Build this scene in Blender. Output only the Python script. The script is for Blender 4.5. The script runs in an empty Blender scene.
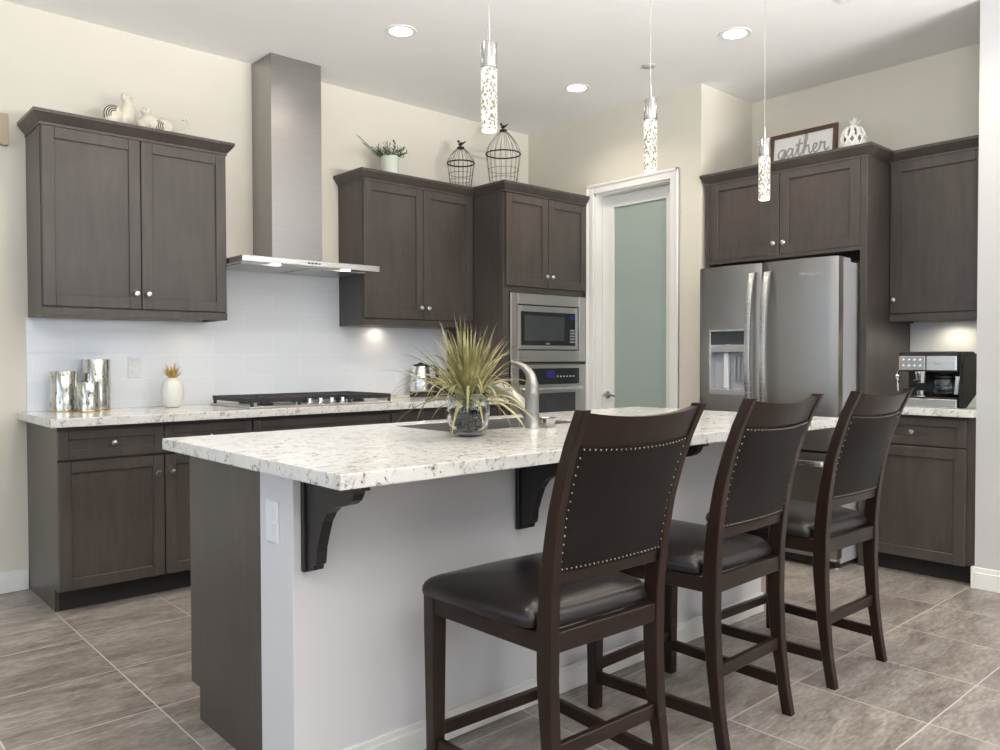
import bpy, bmesh, math, random
from mathutils import Vector, Matrix
random.seed(7)
sc = bpy.context.scene
COL = sc.collection
PI = math.pi

# ------------------------------------------------------------------ camera
cam_data = bpy.data.cameras.new('camera')
cam = bpy.data.objects.new('camera', cam_data)
COL.objects.link(cam)
cam_data.sensor_width = 36.0
cam_data.lens = 36.0 * 799.7 / 1000.0
cam_data.clip_start = 0.05
_F = Vector((0.66900974, 0.74296, -0.0208905))
_R = Vector((0.74308441, -0.66919292, -0.00253055))
_U = Vector((0.01585987, 0.01383044, 0.99977857))
cam.matrix_world = Matrix(((_R.x, _U.x, -_F.x, 0), (_R.y, _U.y, -_F.y, 0),
                           (_R.z, _U.z, -_F.z, 1.1725), (0, 0, 0, 1)))
sc.camera = cam

# ------------------------------------------------------------------ view + world
sc.view_settings.view_transform = 'Standard'
sc.view_settings.look = 'None'
sc.view_settings.gamma = 1.0
sc.view_settings.exposure = 0.30
sc.view_settings.use_curve_mapping = False
sc.cycles.use_denoising = True
sc.cycles.max_bounces = 10
sc.cycles.diffuse_bounces = 6
sc.cycles.glossy_bounces = 4
sc.cycles.sample_clamp_indirect = 6.0
world = bpy.data.worlds.new('world')
sc.world = world
world.use_nodes = True
wbg = world.node_tree.nodes['Background']
wbg.inputs['Color'].default_value = (0.72, 0.85, 1.0, 1)
wbg.inputs['Strength'].default_value = 1.2

# ------------------------------------------------------------------ daylight in the window openings
def area(name, loc, direction, sx, sy, power, color, spread=PI):
    d = bpy.data.lights.new(name, 'AREA')
    d.shape = 'RECTANGLE'; d.size = sx; d.size_y = sy
    d.energy = power; d.color = color; d.spread = spread
    o = bpy.data.objects.new(name, d); COL.objects.link(o)
    o.location = loc
    o.rotation_euler = Vector(direction).to_track_quat('-Z', 'Y').to_euler()
    return o
DAY = (1.0, 0.985, 0.96)
area('daylight_front_a', (0.35, -3.32, 1.70), (0, 1, 0.0), 2.3, 1.3, 11, DAY)
area('daylight_front_b', (3.10, -3.32, 1.70), (0, 1, 0.0), 2.3, 1.3, 17, DAY)
area('daylight_left', (-2.72, 2.30, 1.55), (1, 0, 0.0), 2.5, 1.6, 15, (0.45, 0.70, 1.0))
area('daylight_left_b', (-2.72, -1.3, 1.55), (1, 0, 0.0), 2.5, 1.6, 12, (0.80, 0.91, 1.0))
# added up-tilted fill lights that brighten the ceiling and upper walls
area('ceiling_fill_front_a', (0.35, -3.16, 1.15), (0, 0.80, 0.60), 2.3, 0.5, 60, (1.0, 0.975, 0.93), 1.2)
area('ceiling_fill_front_b', (3.00, -3.16, 1.15), (0, 0.80, 0.60), 2.3, 0.5, 100, (1.0, 0.985, 0.96), 1.2)
area('ground_bounce_left', (-2.56, 2.30, 0.95), (0.78, 0, 0.62), 2.5, 0.5, 9, (0.98, 0.985, 1.0), 1.2)
area('ceiling_fill_left_b', (-2.56, -1.3, 0.95), (0.76, 0.2, 0.62), 2.5, 0.5, 46, (1.0, 0.98, 0.95), 1.2)

# ------------------------------------------------------------------ materials
def lin(r, g, b):
    f = lambda c: ((c / 255 + 0.055) / 1.055) ** 2.4 if c > 10 else c / 255 / 12.92
    return (f(r), f(g), f(b))
class NT:
    def __init__(s, name):
        s.m = bpy.data.materials.new(name); s.m.use_nodes = True
        s.t = s.m.node_tree; s.n = s.t.nodes; s.b = s.n['Principled BSDF']
    def new(s, typ, **kw):
        n = s.n.new(typ)
        for k, v in kw.items():
            if hasattr(n, k) and k not in ('Scale',): setattr(n, k, v)
        return n
    def link(s, a, b): s.t.links.new(a, b)
    def coord(s, scale=(1, 1, 1), kind='Object'):
        c = s.new('ShaderNodeTexCoord'); mp = s.new('ShaderNodeMapping')
        mp.inputs['Scale'].default_value = scale
        s.link(c.outputs[kind], mp.inputs['Vector']); return mp.outputs['Vector']
    def noise(s, vec, scale, detail=4, rough=0.55, dist=0.0):
        n = s.new('ShaderNodeTexNoise')
        n.inputs['Scale'].default_value = scale; n.inputs['Detail'].default_value = detail
        n.inputs['Roughness'].default_value = rough; n.inputs['Distortion'].default_value = dist
        s.link(vec, n.inputs['Vector']); return n.outputs['Fac']
    def ramp(s, fac, stops):
        r = s.new('ShaderNodeValToRGB'); e = r.color_ramp.elements
        while len(e) < len(stops): e.new(0.5)
        for el, (p, c) in zip(e, stops):
            el.position = p; el.color = (*c, 1) if len(c) == 3 else c
        s.link(fac, r.inputs['Fac']); return r.outputs['Color']
    def mix(s, fac, a, b, mode='MIX'):
        m = s.new('ShaderNodeMix', data_type='RGBA', blend_type=mode)
        for sock, v in ((m.inputs['Factor'], fac), (m.inputs[6], a), (m.inputs[7], b)):
            if isinstance(v, (int, float)): sock.default_value = v
            elif isinstance(v, tuple): sock.default_value = (*v, 1) if len(v) == 3 else v
            else: s.link(v, sock)
        return m.outputs[2]
    def math(s, op, a, b=None):
        m = s.new('ShaderNodeMath', operation=op)
        for i, v in enumerate((a, b)):
            if v is None: continue
            if isinstance(v, (int, float)): m.inputs[i].default_value = v
            else: s.link(v, m.inputs[i])
        return m.outputs[0]
    def bump(s, h, strength=0.1, dist=0.01):
        b = s.new('ShaderNodeBump'); b.inputs['Strength'].default_value = strength
        b.inputs['Distance'].default_value = dist
        s.link(h, b.inputs['Height']); s.link(b.outputs['Normal'], s.b.inputs['Normal'])
    def set(s, **kw):
        for k, v in kw.items():
            k = k.replace('_', ' ')
            i = s.b.inputs[k]
            if isinstance(v, tuple): i.default_value = (*v, 1) if len(v) == 3 else v
            elif isinstance(v, (int, float)): i.default_value = v
            else: s.link(v, i)
        return s
def plain(name, col, rough=0.5, metal=0.0, spec=0.5, var=0.06, scale=8.0, **kw):
    t = NT(name)
    c = t.noise(t.coord(), scale, 3)
    lo = tuple(x * (1 - var) for x in col); hi = tuple(min(1, x * (1 + var)) for x in col)
    t.set(Base_Color=t.ramp(c, [(0.3, lo), (0.7, hi)]), Roughness=rough, Metallic=metal)
    t.b.inputs['Specular IOR Level'].default_value = spec
    t.set(**kw)
    return t.m
M = {}
M['wall'] = plain('wall_paint', (0.70, 0.665, 0.585), 0.85, var=0.012, scale=3, spec=0.25)
M['wall_white'] = plain('half_wall_paint', (0.68, 0.67, 0.69), 0.7, var=0.012, scale=3, spec=0.3)
M['wall_pale'] = plain('pale_wall_paint', (0.54, 0.54, 0.55), 0.8, var=0.012, scale=3, spec=0.25)
M['ceiling'] = plain('ceiling_paint', (0.88, 0.875, 0.86), 0.9, var=0.01, scale=3, spec=0.2)
M['trim'] = plain('trim_paint', (0.83, 0.83, 0.81), 0.35, var=0.01)
M['white_plastic'] = plain('white_plastic', (0.78, 0.80, 0.83), 0.35, var=0.01)
def wood(name, dark, light, rough, zs=1.5, xs=14, bump=0.02, coat=0.0):
    t = NT(name)
    v = t.coord((xs, xs, zs))
    n1 = t.noise(v, 2.2, 5, 0.6, 0.4)
    n2 = t.noise(t.coord((2.2, 2.2, 1.6)), 1.6, 3, 0.5)
    f = t.math('ADD', t.math('MULTIPLY', n1, 0.55), t.math('MULTIPLY', n2, 0.5))
    t.set(Base_Color=t.ramp(f, [(0.36, dark), (0.68, light)]), Roughness=rough)
    t.b.inputs['Coat Weight'].default_value = coat
    t.b.inputs['Coat Roughness'].default_value = 0.25
    t.bump(n1, bump, 0.003)
    return t.m
M['cab'] = wood('stained_maple', (0.051, 0.0415, 0.037), (0.080, 0.0665, 0.060), 0.33)
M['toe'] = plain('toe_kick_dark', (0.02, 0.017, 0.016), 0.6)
M['chair'] = wood('espresso_wood', (0.011, 0.0052, 0.0034), (0.026, 0.0128, 0.0082), 0.30, bump=0.015)
M['chair'].node_tree.nodes['Principled BSDF'].inputs['Specular IOR Level'].default_value = 0.32
M['corbel'] = plain('dark_painted_wood', (0.018, 0.016, 0.017), 0.4)
def leather(name, col, rough):
    t = NT(name); v = t.coord()
    vo = t.new('ShaderNodeTexVoronoi'); vo.inputs['Scale'].default_value = 260
    t.link(v, vo.inputs['Vector'])
    n = t.noise(v, 9, 4)
    t.set(Base_Color=t.ramp(n, [(0.3, tuple(c * 0.82 for c in col)), (0.7, tuple(c * 1.15 for c in col))]), Roughness=rough)
    t.bump(vo.outputs['Distance'], 0.12, 0.002)
    return t.m
M['leather'] = leather('dark_leather', (0.0125, 0.0098, 0.0095), 0.29)
M['leather_back'] = leather('dark_leather_back', (0.0125, 0.0098, 0.0090), 0.48)
M['leather_back'].node_tree.nodes['Principled BSDF'].inputs['Specular IOR Level'].default_value = 0.14
def granite():
    t = NT('speckled_granite'); v = t.coord()
    big = t.noise(v, 7, 5, 0.6, 0.6); med = t.noise(v, 38, 4, 0.65, 0.8)
    fine = t.noise(v, 110, 3, 0.6)
    base = t.ramp(big, [(0.30, (0.60, 0.58, 0.55)), (0.5, (0.74, 0.725, 0.695)), (0.7, (0.65, 0.65, 0.655))])
    f1 = t.ramp(med, [(0.54, (0, 0, 0)), (0.67, (1, 1, 1))])
    c = t.mix(f1, base, (0.42, 0.40, 0.385))
    f2 = t.ramp(t.math('ADD', t.math('MULTIPLY', med, 0.5), t.math('MULTIPLY', fine, 0.5)), [(0.575, (0, 0, 0)), (0.64, (1, 1, 1))])
    c = t.mix(f2, c, (0.115, 0.11, 0.112))
    f3 = t.ramp(fine, [(0.30, (1, 1, 1)), (0.38, (0, 0, 0))])
    c = t.mix(t.math('MULTIPLY', f3, 0.7), c, (0.78, 0.77, 0.75))
    t.set(Base_Color=c, Roughness=0.13)
    return t.m
M['granite'] = granite()
def floor_mat():
    t = NT('floor_tile'); co = t.new('ShaderNodeTexCoord'); sp = t.new('ShaderNodeSeparateXYZ')
    t.link(co.outputs['Object'], sp.inputs[0])
    S = 0.446
    gx = t.math('DIVIDE', t.math('SUBTRACT', sp.outputs['X'], 0.930 - 10 * S), S)
    gy = t.math('DIVIDE', t.math('SUBTRACT', sp.outputs['Y'], 0.968 - 20 * S), S)
    fx, fy = t.math('FRACT', gx), t.math('FRACT', gy)
    ex = t.math('MINIMUM', fx, t.math('SUBTRACT', 1.0, fx))
    ey = t.math('MINIMUM', fy, t.math('SUBTRACT', 1.0, fy))
    e = t.math('MINIMUM', ex, ey)
    grout = t.math('LESS_THAN', e, 0.0050)
    cb = t.new('ShaderNodeCombineXYZ')
    t.link(t.math('FLOOR', gx), cb.inputs[0]); t.link(t.math('FLOOR', gy), cb.inputs[1])
    wn = t.new('ShaderNodeTexWhiteNoise', noise_dimensions='3D'); t.link(cb.outputs[0], wn.inputs['Vector'])
    off = t.new('ShaderNodeVectorMath', operation='SCALE'); off.inputs['Scale'].default_value = 7.0
    t.link(wn.outputs['Color'], off.inputs[0])
    add = t.new('ShaderNodeVectorMath', operation='ADD'); t.link(co.outputs['Object'], add.inputs[0]); t.link(off.outputs[0], add.inputs[1])
    mp = t.new('ShaderNodeMapping'); mp.inputs['Scale'].default_value = (1.3, 4.2, 1)
    t.link(add.outputs[0], mp.inputs['Vector'])
    n1 = t.noise(mp.outputs[0], 2.4, 7, 0.66, 0.7); n2 = t.noise(mp.outputs[0], 19, 5, 0.7)
    f = t.math('ADD', t.math('MULTIPLY', n1, 0.58), t.math('MULTIPLY', n2, 0.42))
    c = t.ramp(f, [(0.35, (0.125, 0.104, 0.091)), (0.5, (0.255, 0.224, 0.202)), (0.66, (0.43, 0.395, 0.365))])
    var = t.math('ADD', t.math('MULTIPLY', wn.outputs['Value'], 0.22), 0.89)
    vc = t.new('ShaderNodeCombineXYZ')
    for i in range(3): t.link(var, vc.inputs[i])
    c = t.mix(1.0, c, vc.outputs[0], 'MULTIPLY')
    c = t.mix(grout, c, (0.54, 0.51, 0.48))
    t.set(Base_Color=c, Roughness=t.math('ADD', 0.36, t.math('MULTIPLY', grout, 0.4)))
    h = t.math('SUBTRACT', t.math('MULTIPLY', n2, 0.25), grout)
    t.bump(h, 0.18, 0.004)
    return t.m
M['floor'] = floor_mat()
def tile_mat():
    t = NT('white_wall_tile'); co = t.new('ShaderNodeTexCoord'); sp = t.new('ShaderNodeSeparateXYZ')
    t.link(co.outputs['Object'], sp.inputs[0])
    H, W = 0.129, 0.376
    gz = t.math('DIVIDE', t.math('SUBTRACT', sp.outputs['Z'], 0.684), H)
    row = t.math('FLOOR', gz)
    hx = t.math('ADD', sp.outputs['X'], sp.outputs['Y'])
    gx = t.math('ADD', t.math('DIVIDE', t.math('ADD', hx, 4.0), W), t.math('MULTIPLY', t.math('MODULO', row, 2.0), 0.5))
    fz, fx = t.math('FRACT', gz), t.math('FRACT', gx)
    ez = t.math('MINIMUM', fz, t.math('SUBTRACT', 1.0, fz))
    ex = t.math('MULTIPLY', t.math('MINIMUM', fx, t.math('SUBTRACT', 1.0, fx)), W / H)
    e = t.math('MINIMUM', ez, ex)
    g = t.math('LESS_THAN', e, 0.010)
    n = t.noise(co.outputs['Object'], 5, 2)
    t.set(Base_Color=t.mix(g, (0.82, 0.85, 0.905), (0.87, 0.89, 0.92)), Roughness=t.math('ADD', 0.10, t.math('MULTIPLY', g, 0.5)))
    sm = t.math('MINIMUM', t.math('MULTIPLY', e, 14.0), 1.0)
    t.bump(t.math('ADD', sm, t.math('MULTIPLY', n, 0.5)), 0.06, 0.004)
    return t.m
M['tile'] = tile_mat()
def steel(name, col, rough, zs=(1, 1, 90), bmp=0.006):
    t = NT(name); n = t.noise(t.coord(zs), 4.0, 3)
    t.set(Base_Color=t.ramp(n, [(0.3, tuple(c * 0.93 for c in col)), (0.7, tuple(min(1, c * 1.05) for c in col))]), Metallic=1.0,
          Roughness=t.math('ADD', rough - 0.04, t.math('MULTIPLY', n, 0.08)))
    if bmp: t.bump(n, bmp, 0.001)
    return t.m
M['steel'] = steel('brushed_steel', (0.50, 0.49, 0.48), 0.30)
M['hood_steel'] = steel('hood_steel', (0.37, 0.355, 0.35), 0.30)
M['steel_light'] = steel('satin_steel', (0.72, 0.72, 0.71), 0.26)
def fridge_steel():
    t = NT('fridge_steel'); n = t.noise(t.coord((.6, .6, .6)), 2.0, 2)
    tg = t.new('ShaderNodeTangent'); tg.direction_type = 'RADIAL'; tg.axis = 'Z'
    t.set(Base_Color=t.ramp(n, [(0.3, (0.325, 0.30, 0.275)), (0.7, (0.355, 0.33, 0.305))]), Metallic=1.0, Roughness=0.36, Anisotropic=0.75)
    t.link(tg.outputs[0], t.b.inputs['Tangent'])
    return t.m
M['fridge'] = fridge_steel()
M['chrome'] = plain('polished_chrome', (0.82, 0.82, 0.81), 0.10, 1.0, var=0.02)
M['knob'] = plain('knob_nickel', (0.80, 0.78, 0.75), 0.25, 1.0, var=0.03)
M['satin'] = plain('satin_metal', (0.42, 0.42, 0.425), 0.20, 1.0, var=0.03)
M['nickel'] = plain('brushed_nickel', (0.36, 0.35, 0.335), 0.33, 1.0, var=0.03)
M['nail'] = plain('aged_brass', (0.30, 0.27, 0.235), 0.24, 1.0, var=0.05)
M['fridge_side'] = plain('fridge_side_grey', (0.40, 0.40, 0.42), 0.45, var=0.02)
M['black_glass'] = plain('black_glass', (0.012, 0.013, 0.016), 0.06, var=0.1)
M['window_glass'] = plain('oven_window_glass', (0.045, 0.05, 0.055), 0.08, var=0.1)
M['black'] = plain('black_plastic', (0.012, 0.012, 0.012), 0.35, var=0.1)
M['iron'] = plain('cast_iron', (0.020, 0.020, 0.024), 0.55, var=0.2, scale=60)
M['wire'] = plain('bronze_wire', (0.030, 0.024, 0.020), 0.5, 0.6, var=0.15)
M['display'] = plain('blue_display', (0.012, 0.012, 0.06), 0.1, Emission_Color=(0.06, 0.06, 0.6), Emission_Strength=0.09)
M['grey_plastic'] = plain('grey_plastic', (0.34, 0.37, 0.40), 0.35, var=0.04)
M['light_grey'] = plain('light_grey_plastic', (0.50, 0.51, 0.55), 0.35, var=0.03)
M['pale_grey'] = plain('pale_grey_plastic', (0.52, 0.52, 0.51), 0.6, var=0.02)
M['ceramic'] = plain('white_ceramic', (0.78, 0.77, 0.73), 0.28, var=0.02)
M['ceramic_cream'] = plain('cream_ceramic', (0.66, 0.62, 0.53), 0.45, var=0.08, scale=30)
M['pot_green'] = plain('pale_green_pot', (0.60, 0.64, 0.56), 0.4, var=0.03)
M['gold'] = plain('gold_paint', (0.62, 0.44, 0.16), 0.32, 0.85, var=0.1)
M['frame_brown'] = wood('sign_frame_wood', (0.055, 0.025, 0.011), (0.125, 0.06, 0.028), 0.5)
M['sign_white'] = plain('sign_board', (0.80, 0.79, 0.77), 0.7, var=0.02)
M['letter_grey'] = plain('letter_grey', (0.36, 0.35, 0.33), 0.6, var=0.1)
M['pebble'] = plain('dark_pebble', (0.022, 0.021, 0.021), 0.16, var=0.5, scale=30)
M['beige'] = plain('beige_plastic', (0.36, 0.30, 0.22), 0.5, var=0.03)
M['pale_wood'] = wood('pale_board', (0.62, 0.55, 0.43), (0.74, 0.67, 0.55), 0.5)
M['dark_appliance'] = plain('slate_plastic', (0.03, 0.035, 0.055), 0.4, var=0.1)
def leaf(name, a, b, scale=20):
    t = NT(name); n = t.noise(t.coord(), scale, 3)
    t.set(Base_Color=t.ramp(n, [(0.32, a), (0.68, b)]), Roughness=0.45)
    return t.m
M['grass'] = leaf('yellow_green_blades', (0.11, 0.10, 0.032), (0.42, 0.39, 0.18), 14)
M['green'] = leaf('green_foliage', (0.025, 0.055, 0.014), (0.10, 0.17, 0.045), 40)
def glass(name, col=(1, 1, 1), rough=0.0, ior=1.45):
    t = NT(name)
    n = t.noise(t.coord(), 6, 2)
    t.set(Base_Color=t.ramp(n, [(0.2, tuple(c * 0.985 for c in col)), (0.8, col)]), Roughness=rough, IOR=ior)
    t.b.inputs['Transmission Weight'].default_value = 1.0
    return t.m
M['glass'] = glass('clear_glass', (0.95, 0.98, 1.0))
def frosted():
    t = NT('frosted_pane'); n = t.noise(t.coord(), 1.3, 2)
    t.set(Base_Color=t.ramp(n, [(0.3, (0.47, 0.55, 0.515)), (0.7, (0.49, 0.57, 0.54))]), Roughness=0.42)
    t.b.inputs['Transmission Weight'].default_value = 0.22
    t.b.inputs['Coat Weight'].default_value = 0.7
    t.b.inputs['Coat Roughness'].default_value = 0.07
    return t.m
M['frosted'] = frosted()
def mercury():
    t = NT('mercury_glass'); v = t.coord((1, 1, 0.35))
    n = t.noise(v, 75, 4, 0.7); n2 = t.noise(t.coord(), 14, 3)
    f = t.math('ADD', t.math('MULTIPLY', n, 0.6), t.math('MULTIPLY', n2, 0.4))
    t.set(Base_Color=t.ramp(f, [(0.38, (0.12, 0.12, 0.115)), (0.47, (0.60, 0.59, 0.55)), (0.7, (0.80, 0.79, 0.75))]), Metallic=0.92,
          Roughness=t.ramp(f, [(0.38, (0.5, 0.5, 0.5)), (0.5, (0.12, 0.12, 0.12))]))
    t.bump(t.noise(t.coord((14, 14, 0.6)), 2.0, 2), 0.25, 0.01)
    return t.m
M['mercury'] = mercury()
def crystal():
    t = NT('bubble_crystal'); v = t.coord((1, 1, 0.8))
    vo = t.new('ShaderNodeTexVoronoi'); vo.inputs['Scale'].default_value = 115
    t.link(v, vo.inputs['Vector'])
    n = t.noise(v, 60, 3, 0.6)
    f = t.math('ADD', t.math('MULTIPLY', vo.outputs['Distance'], 0.75), t.math('MULTIPLY', n, 0.3))
    em = t.ramp(f, [(0.38, (0.16, 0.13, 0.08)), (0.52, (0.62, 0.55, 0.42)), (0.62, (1.0, 0.94, 0.82))])
    t.set(Base_Color=(0.10, 0.10, 0.10), Roughness=0.12, Emission_Color=em, Emission_Strength=0.9)
    return t.m
M['crystal'] = crystal()
def emit(name, col, st):
    t = NT(name); t.set(Base_Color=(0.8, 0.8, 0.8), Emission_Color=col, Emission_Strength=st); return t.m
M['lamp'] = emit('lamp_lens', (1.0, 0.95, 0.84), 9.0)
M['lamp_soft'] = emit('small_lamp_lens', (1.0, 0.92, 0.76), 5.0)
M['crystal_end'] = emit('crystal_end_glow', (1.0, 0.93, 0.74), 3.0)

# ------------------------------------------------------------------ mesh builder
def xyz(a, d, z): return Vector((a, d, z))
class Face:
    """local frame of a cabinet run: a = along the wall, d = out of the face, z = up"""
    def __init__(s, kind, pos): s.k, s.p = kind, pos
    def __call__(s, a, d, z):
        if s.k == '-y': return Vector((a, s.p - d, z))
        if s.k == '+y': return Vector((a, s.p + d, z))
        if s.k == '-x': return Vector((s.p - d, a, z))
        if s.k == '+x': return Vector((s.p + d, a, z))
class MB:
    def __init__(s): s.bm = bmesh.new()
    def box(s, a0, a1, d0, d1, z0, z1, f=xyz, bev=0.0, seg=1):
        t = bmesh.new()
        vs = [t.verts.new(f(a, d, z)) for a in (a0, a1) for d in (d0, d1) for z in (z0, z1)]
        for q in ((0, 1, 3, 2), (4, 6, 7, 5), (0, 4, 5, 1), (2, 3, 7, 6), (0, 2, 6, 4), (1, 5, 7, 3)):
            t.faces.new([vs[i] for i in q])
        bmesh.ops.recalc_face_normals(t, faces=t.faces)
        if bev > 0:
            bmesh.ops.bevel(t, geom=list(t.edges), offset=bev, segments=seg, affect='EDGES', profile=0.7)
        s.merge(t); return s
    def merge(s, t):
        me = bpy.data.meshes.new('tmp'); t.to_mesh(me); t.free()
        s.bm.from_mesh(me); bpy.data.meshes.remove(me)
    def rows(s, rows, closed=True, cap=True, loop=False):
        """quads between consecutive rows of points"""
        R = [[s.bm.verts.new(p) for p in r] for r in rows]
        n = len(R[0]); m = len(R)
        for i in range(m if loop else m - 1):
            A, B = R[i], R[(i + 1) % m]
            for j in range(n if closed else n - 1):
                k = (j + 1) % n
                try: s.bm.faces.new((A[j], A[k], B[k], B[j]))
                except ValueError: pass
        if cap and closed and not loop:
            for r in (R[0], R[-1]):
                try: s.bm.faces.new(r)
                except ValueError: pass
        return s
    def lathe(s, prof, c=(0, 0, 0), axis=(0, 0, 1), seg=24, sq=None):
        c = Vector(c); ax = Vector(axis).normalized()
        u = ax.orthogonal().normalized() if abs(ax.z) < 0.99 else Vector((1, 0, 0)); w = ax.cross(u)
        rows = []
        for r, t in prof:
            r = max(r, 1e-5)
            rows.append([c + ax * t + (u * math.cos(2 * PI * k / seg) + w * math.sin(2 * PI * k / seg)) * r for k in range(seg)])
        s.rows(rows); return s
    def tube(s, pts, rad, seg=8, cap=True, flat=None):
        pts = [Vector(p) for p in pts]; n = len(pts)
        rad = rad if isinstance(rad, (list, tuple)) else [rad] * n
        tang = [(pts[min(i + 1, n - 1)] - pts[max(i - 1, 0)]).normalized() for i in range(n)]
        u = tang[0].orthogonal().normalized(); rows = []
        for i in range(n):
            u = (u - tang[i] * u.dot(tang[i])).normalized(); w = tang[i].cross(u)
            rows.append([pts[i] + (u * math.cos(2 * PI * k / seg) + w * math.sin(2 * PI * k / seg)) * rad[i] for k in range(seg)])
        s.rows(rows, cap=cap); return s
    def ring(s, c, R, r, seg=28, ts=6, axis='z'):
        rows = []
        for i in range(seg):
            a = 2 * PI * i / seg
            rows.append([Vector(c) + Vector(((R + r * math.cos(b)) * math.cos(a), (R + r * math.cos(b)) * math.sin(a), r * math.sin(b)))
                         for b in (2 * PI * k / ts for k in range(ts))])
        s.rows(rows, loop=True); return s
    def ball(s, c, rx, ry=None, rz=None, seg=12, rot=None):
        ry = ry or rx; rz = rz or rx; t = bmesh.new()
        bmesh.ops.create_uvsphere(t, u_segments=seg, v_segments=max(6, seg * 2 // 3), radius=1)
        m = Matrix.Translation(Vector(c)) @ (rot.to_4x4() if rot else Matrix()) @ Matrix.Diagonal((rx, ry, rz, 1))
        bmesh.ops.transform(t, matrix=m, verts=t.verts); s.merge(t); return s
    def prism(s, poly, f0, f1):
        """poly of 2-D points; f0/f1 map (p,q) to the two end faces"""
        s.rows([[f0(*p) for p in poly], [f1(*p) for p in poly]]); return s
    def blade(s, p0, dirv, length, width, droop, n=7, twist=0.0):
        p0 = Vector(p0); d = Vector(dirv).normalized(); pts = []; p = p0.copy(); v = d.copy()
        for i in range(n + 1):
            pts.append(p.copy()); v = (v + Vector((0, 0, -droop / n * (0.4 + 1.6 * i / n)))).normalized(); p += v * length / n
        side = d.cross(Vector((0, 0, 1)))
        side = side.normalized() if side.length > 1e-3 else Vector((1, 0, 0))
        side = (side + Vector((0, 0, twist))).normalized()
        rows = []
        for i, q in enumerate(pts):
            t = i / n; w = width * (0.45 + 1.1 * t if t < 0.4 else 0.9 * (1 - t) / 0.6 + 0.03)
            rows.append([q - side * w / 2, q + Vector((0, 0, -w * 0.22)), q + side * w / 2])
        s.rows(rows, closed=False, cap=False); return s
    def build(s, name, mat, parent=None, smooth=False, **props):
        bmesh.ops.remove_doubles(s.bm, verts=s.bm.verts, dist=1e-6)
        bmesh.ops.recalc_face_normals(s.bm, faces=s.bm.faces)
        off = Vector((0, 0, 0)); p = parent
        while p is not None: off += p.location; p = p.parent
        if off.length > 0: bmesh.ops.translate(s.bm, verts=s.bm.verts, vec=-off)
        me = bpy.data.meshes.new(name); s.bm.to_mesh(me); s.bm.free()
        me.materials.append(M[mat])
        if smooth:
            for p_ in me.polygons: p_.use_smooth = True
            if smooth != 'full': me.set_sharp_from_angle(angle=math.radians(35))
        o = bpy.data.objects.new(name, me); COL.objects.link(o)
        if parent is not None: o.parent = parent
        for k, v in props.items(): o[k] = v
        return o
def thing(name, label, cat, loc=(0, 0, 0), group=None):
    o = bpy.data.objects.new(name, None); COL.objects.link(o)
    o.empty_display_size = 0.1
    o.location = loc; o['label'] = label; o['category'] = cat
    if group: o['group'] = group
    return o
def copy_tree(o, parent=None):
    c = o.copy(); COL.objects.link(c)
    if parent is not None: c.parent = parent
    for ch in list(o.children): copy_tree(ch, c)
    return c
def smooth_path(pts, k=6):
    P = [Vector(p) for p in pts]; P = [P[0] * 2 - P[1]] + P + [P[-1] * 2 - P[-2]]; out = []
    for i in range(1, len(P) - 2):
        for j in range(k):
            t = j / k; a, b, c, d = P[i - 1], P[i], P[i + 1], P[i + 2]
            out.append(0.5 * ((2 * b) + (c - a) * t + (2 * a - 5 * b + 4 * c - d) * t * t + (3 * b - a - 3 * c + d) * t ** 3))
    out.append(P[-2]); return out
def text_mesh(txt, size, name, mat, parent, origin, right, up, depth=0.0008):
    cu = bpy.data.curves.new('t', 'FONT'); cu.body = txt; cu.size = size; cu.extrude = depth; cu.align_x = 'CENTER'
    o = bpy.data.objects.new('t', cu); COL.objects.link(o)
    dg = bpy.context.evaluated_depsgraph_get(); me = bpy.data.meshes.new_from_object(o.evaluated_get(dg))
    bpy.data.objects.remove(o); bpy.data.curves.remove(cu)
    r = Vector(right).normalized(); u = Vector(up).normalized(); n = r.cross(u)
    m = Matrix(((r.x, u.x, n.x, origin[0]), (r.y, u.y, n.y, origin[1]), (r.z, u.z, n.z, origin[2]), (0, 0, 0, 1)))
    me.transform(m)
    mb = MB(); mb.bm.from_mesh(me); bpy.data.meshes.remove(me)
    return mb.build(name, mat, parent)
def struct(name, mb, mat, **kw):
    return mb.build(name, mat, None, kind='structure', **kw)

# ------------------------------------------------------------------ room shell
YR, ZC = 4.640, 2.960          # range wall, ceiling
XP, XA, XS = 4.490, 5.110, 4.490   # pantry wall, alcove wall, right stub wall
YP, YS = 3.018, 1.390          # pantry corner, stub wall edge
XL, YB, XE = -2.80, -3.40, 6.10
struct('floor', MB().box(XL - .15, XE + .1, YB - .15, YR + .15, -0.1, 0), 'floor')
struct('ceiling', MB().box(XL - .15, XE + .1, YB - .15, YR + .15, ZC, ZC + .1), 'ceiling')
struct('wall_back', MB().box(XL - .15, XE + .1, YR, YR + .15, 0, ZC), 'wall')
struct('wall_right', MB().box(XS, XE + .1, YB - .15, YS, 0, ZC), 'wall_pale')
struct('wall_alcove', MB().box(XA, XE + .1, YS, YP, 0, ZC), 'wall')
struct('wall_pantry_side', MB().box(XP, XE + .1, YP, YP + .10, 0, ZC), 'wall')
DY0, DY1, DZ = 3.254, 3.942, 2.380     # pantry door opening
w = MB()
w.box(XP, XP + .13, YP + .10, DY0, 0, ZC); w.box(XP, XP + .13, DY1, YR, 0, ZC); w.box(XP, XP + .13, DY0, DY1, DZ, ZC)
struct('wall_pantry', w, 'wall')
struct('wall_pantry_end', MB().box(XE, XE + .1, YP + .10, YR, 0, ZC), 'wall')
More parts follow.
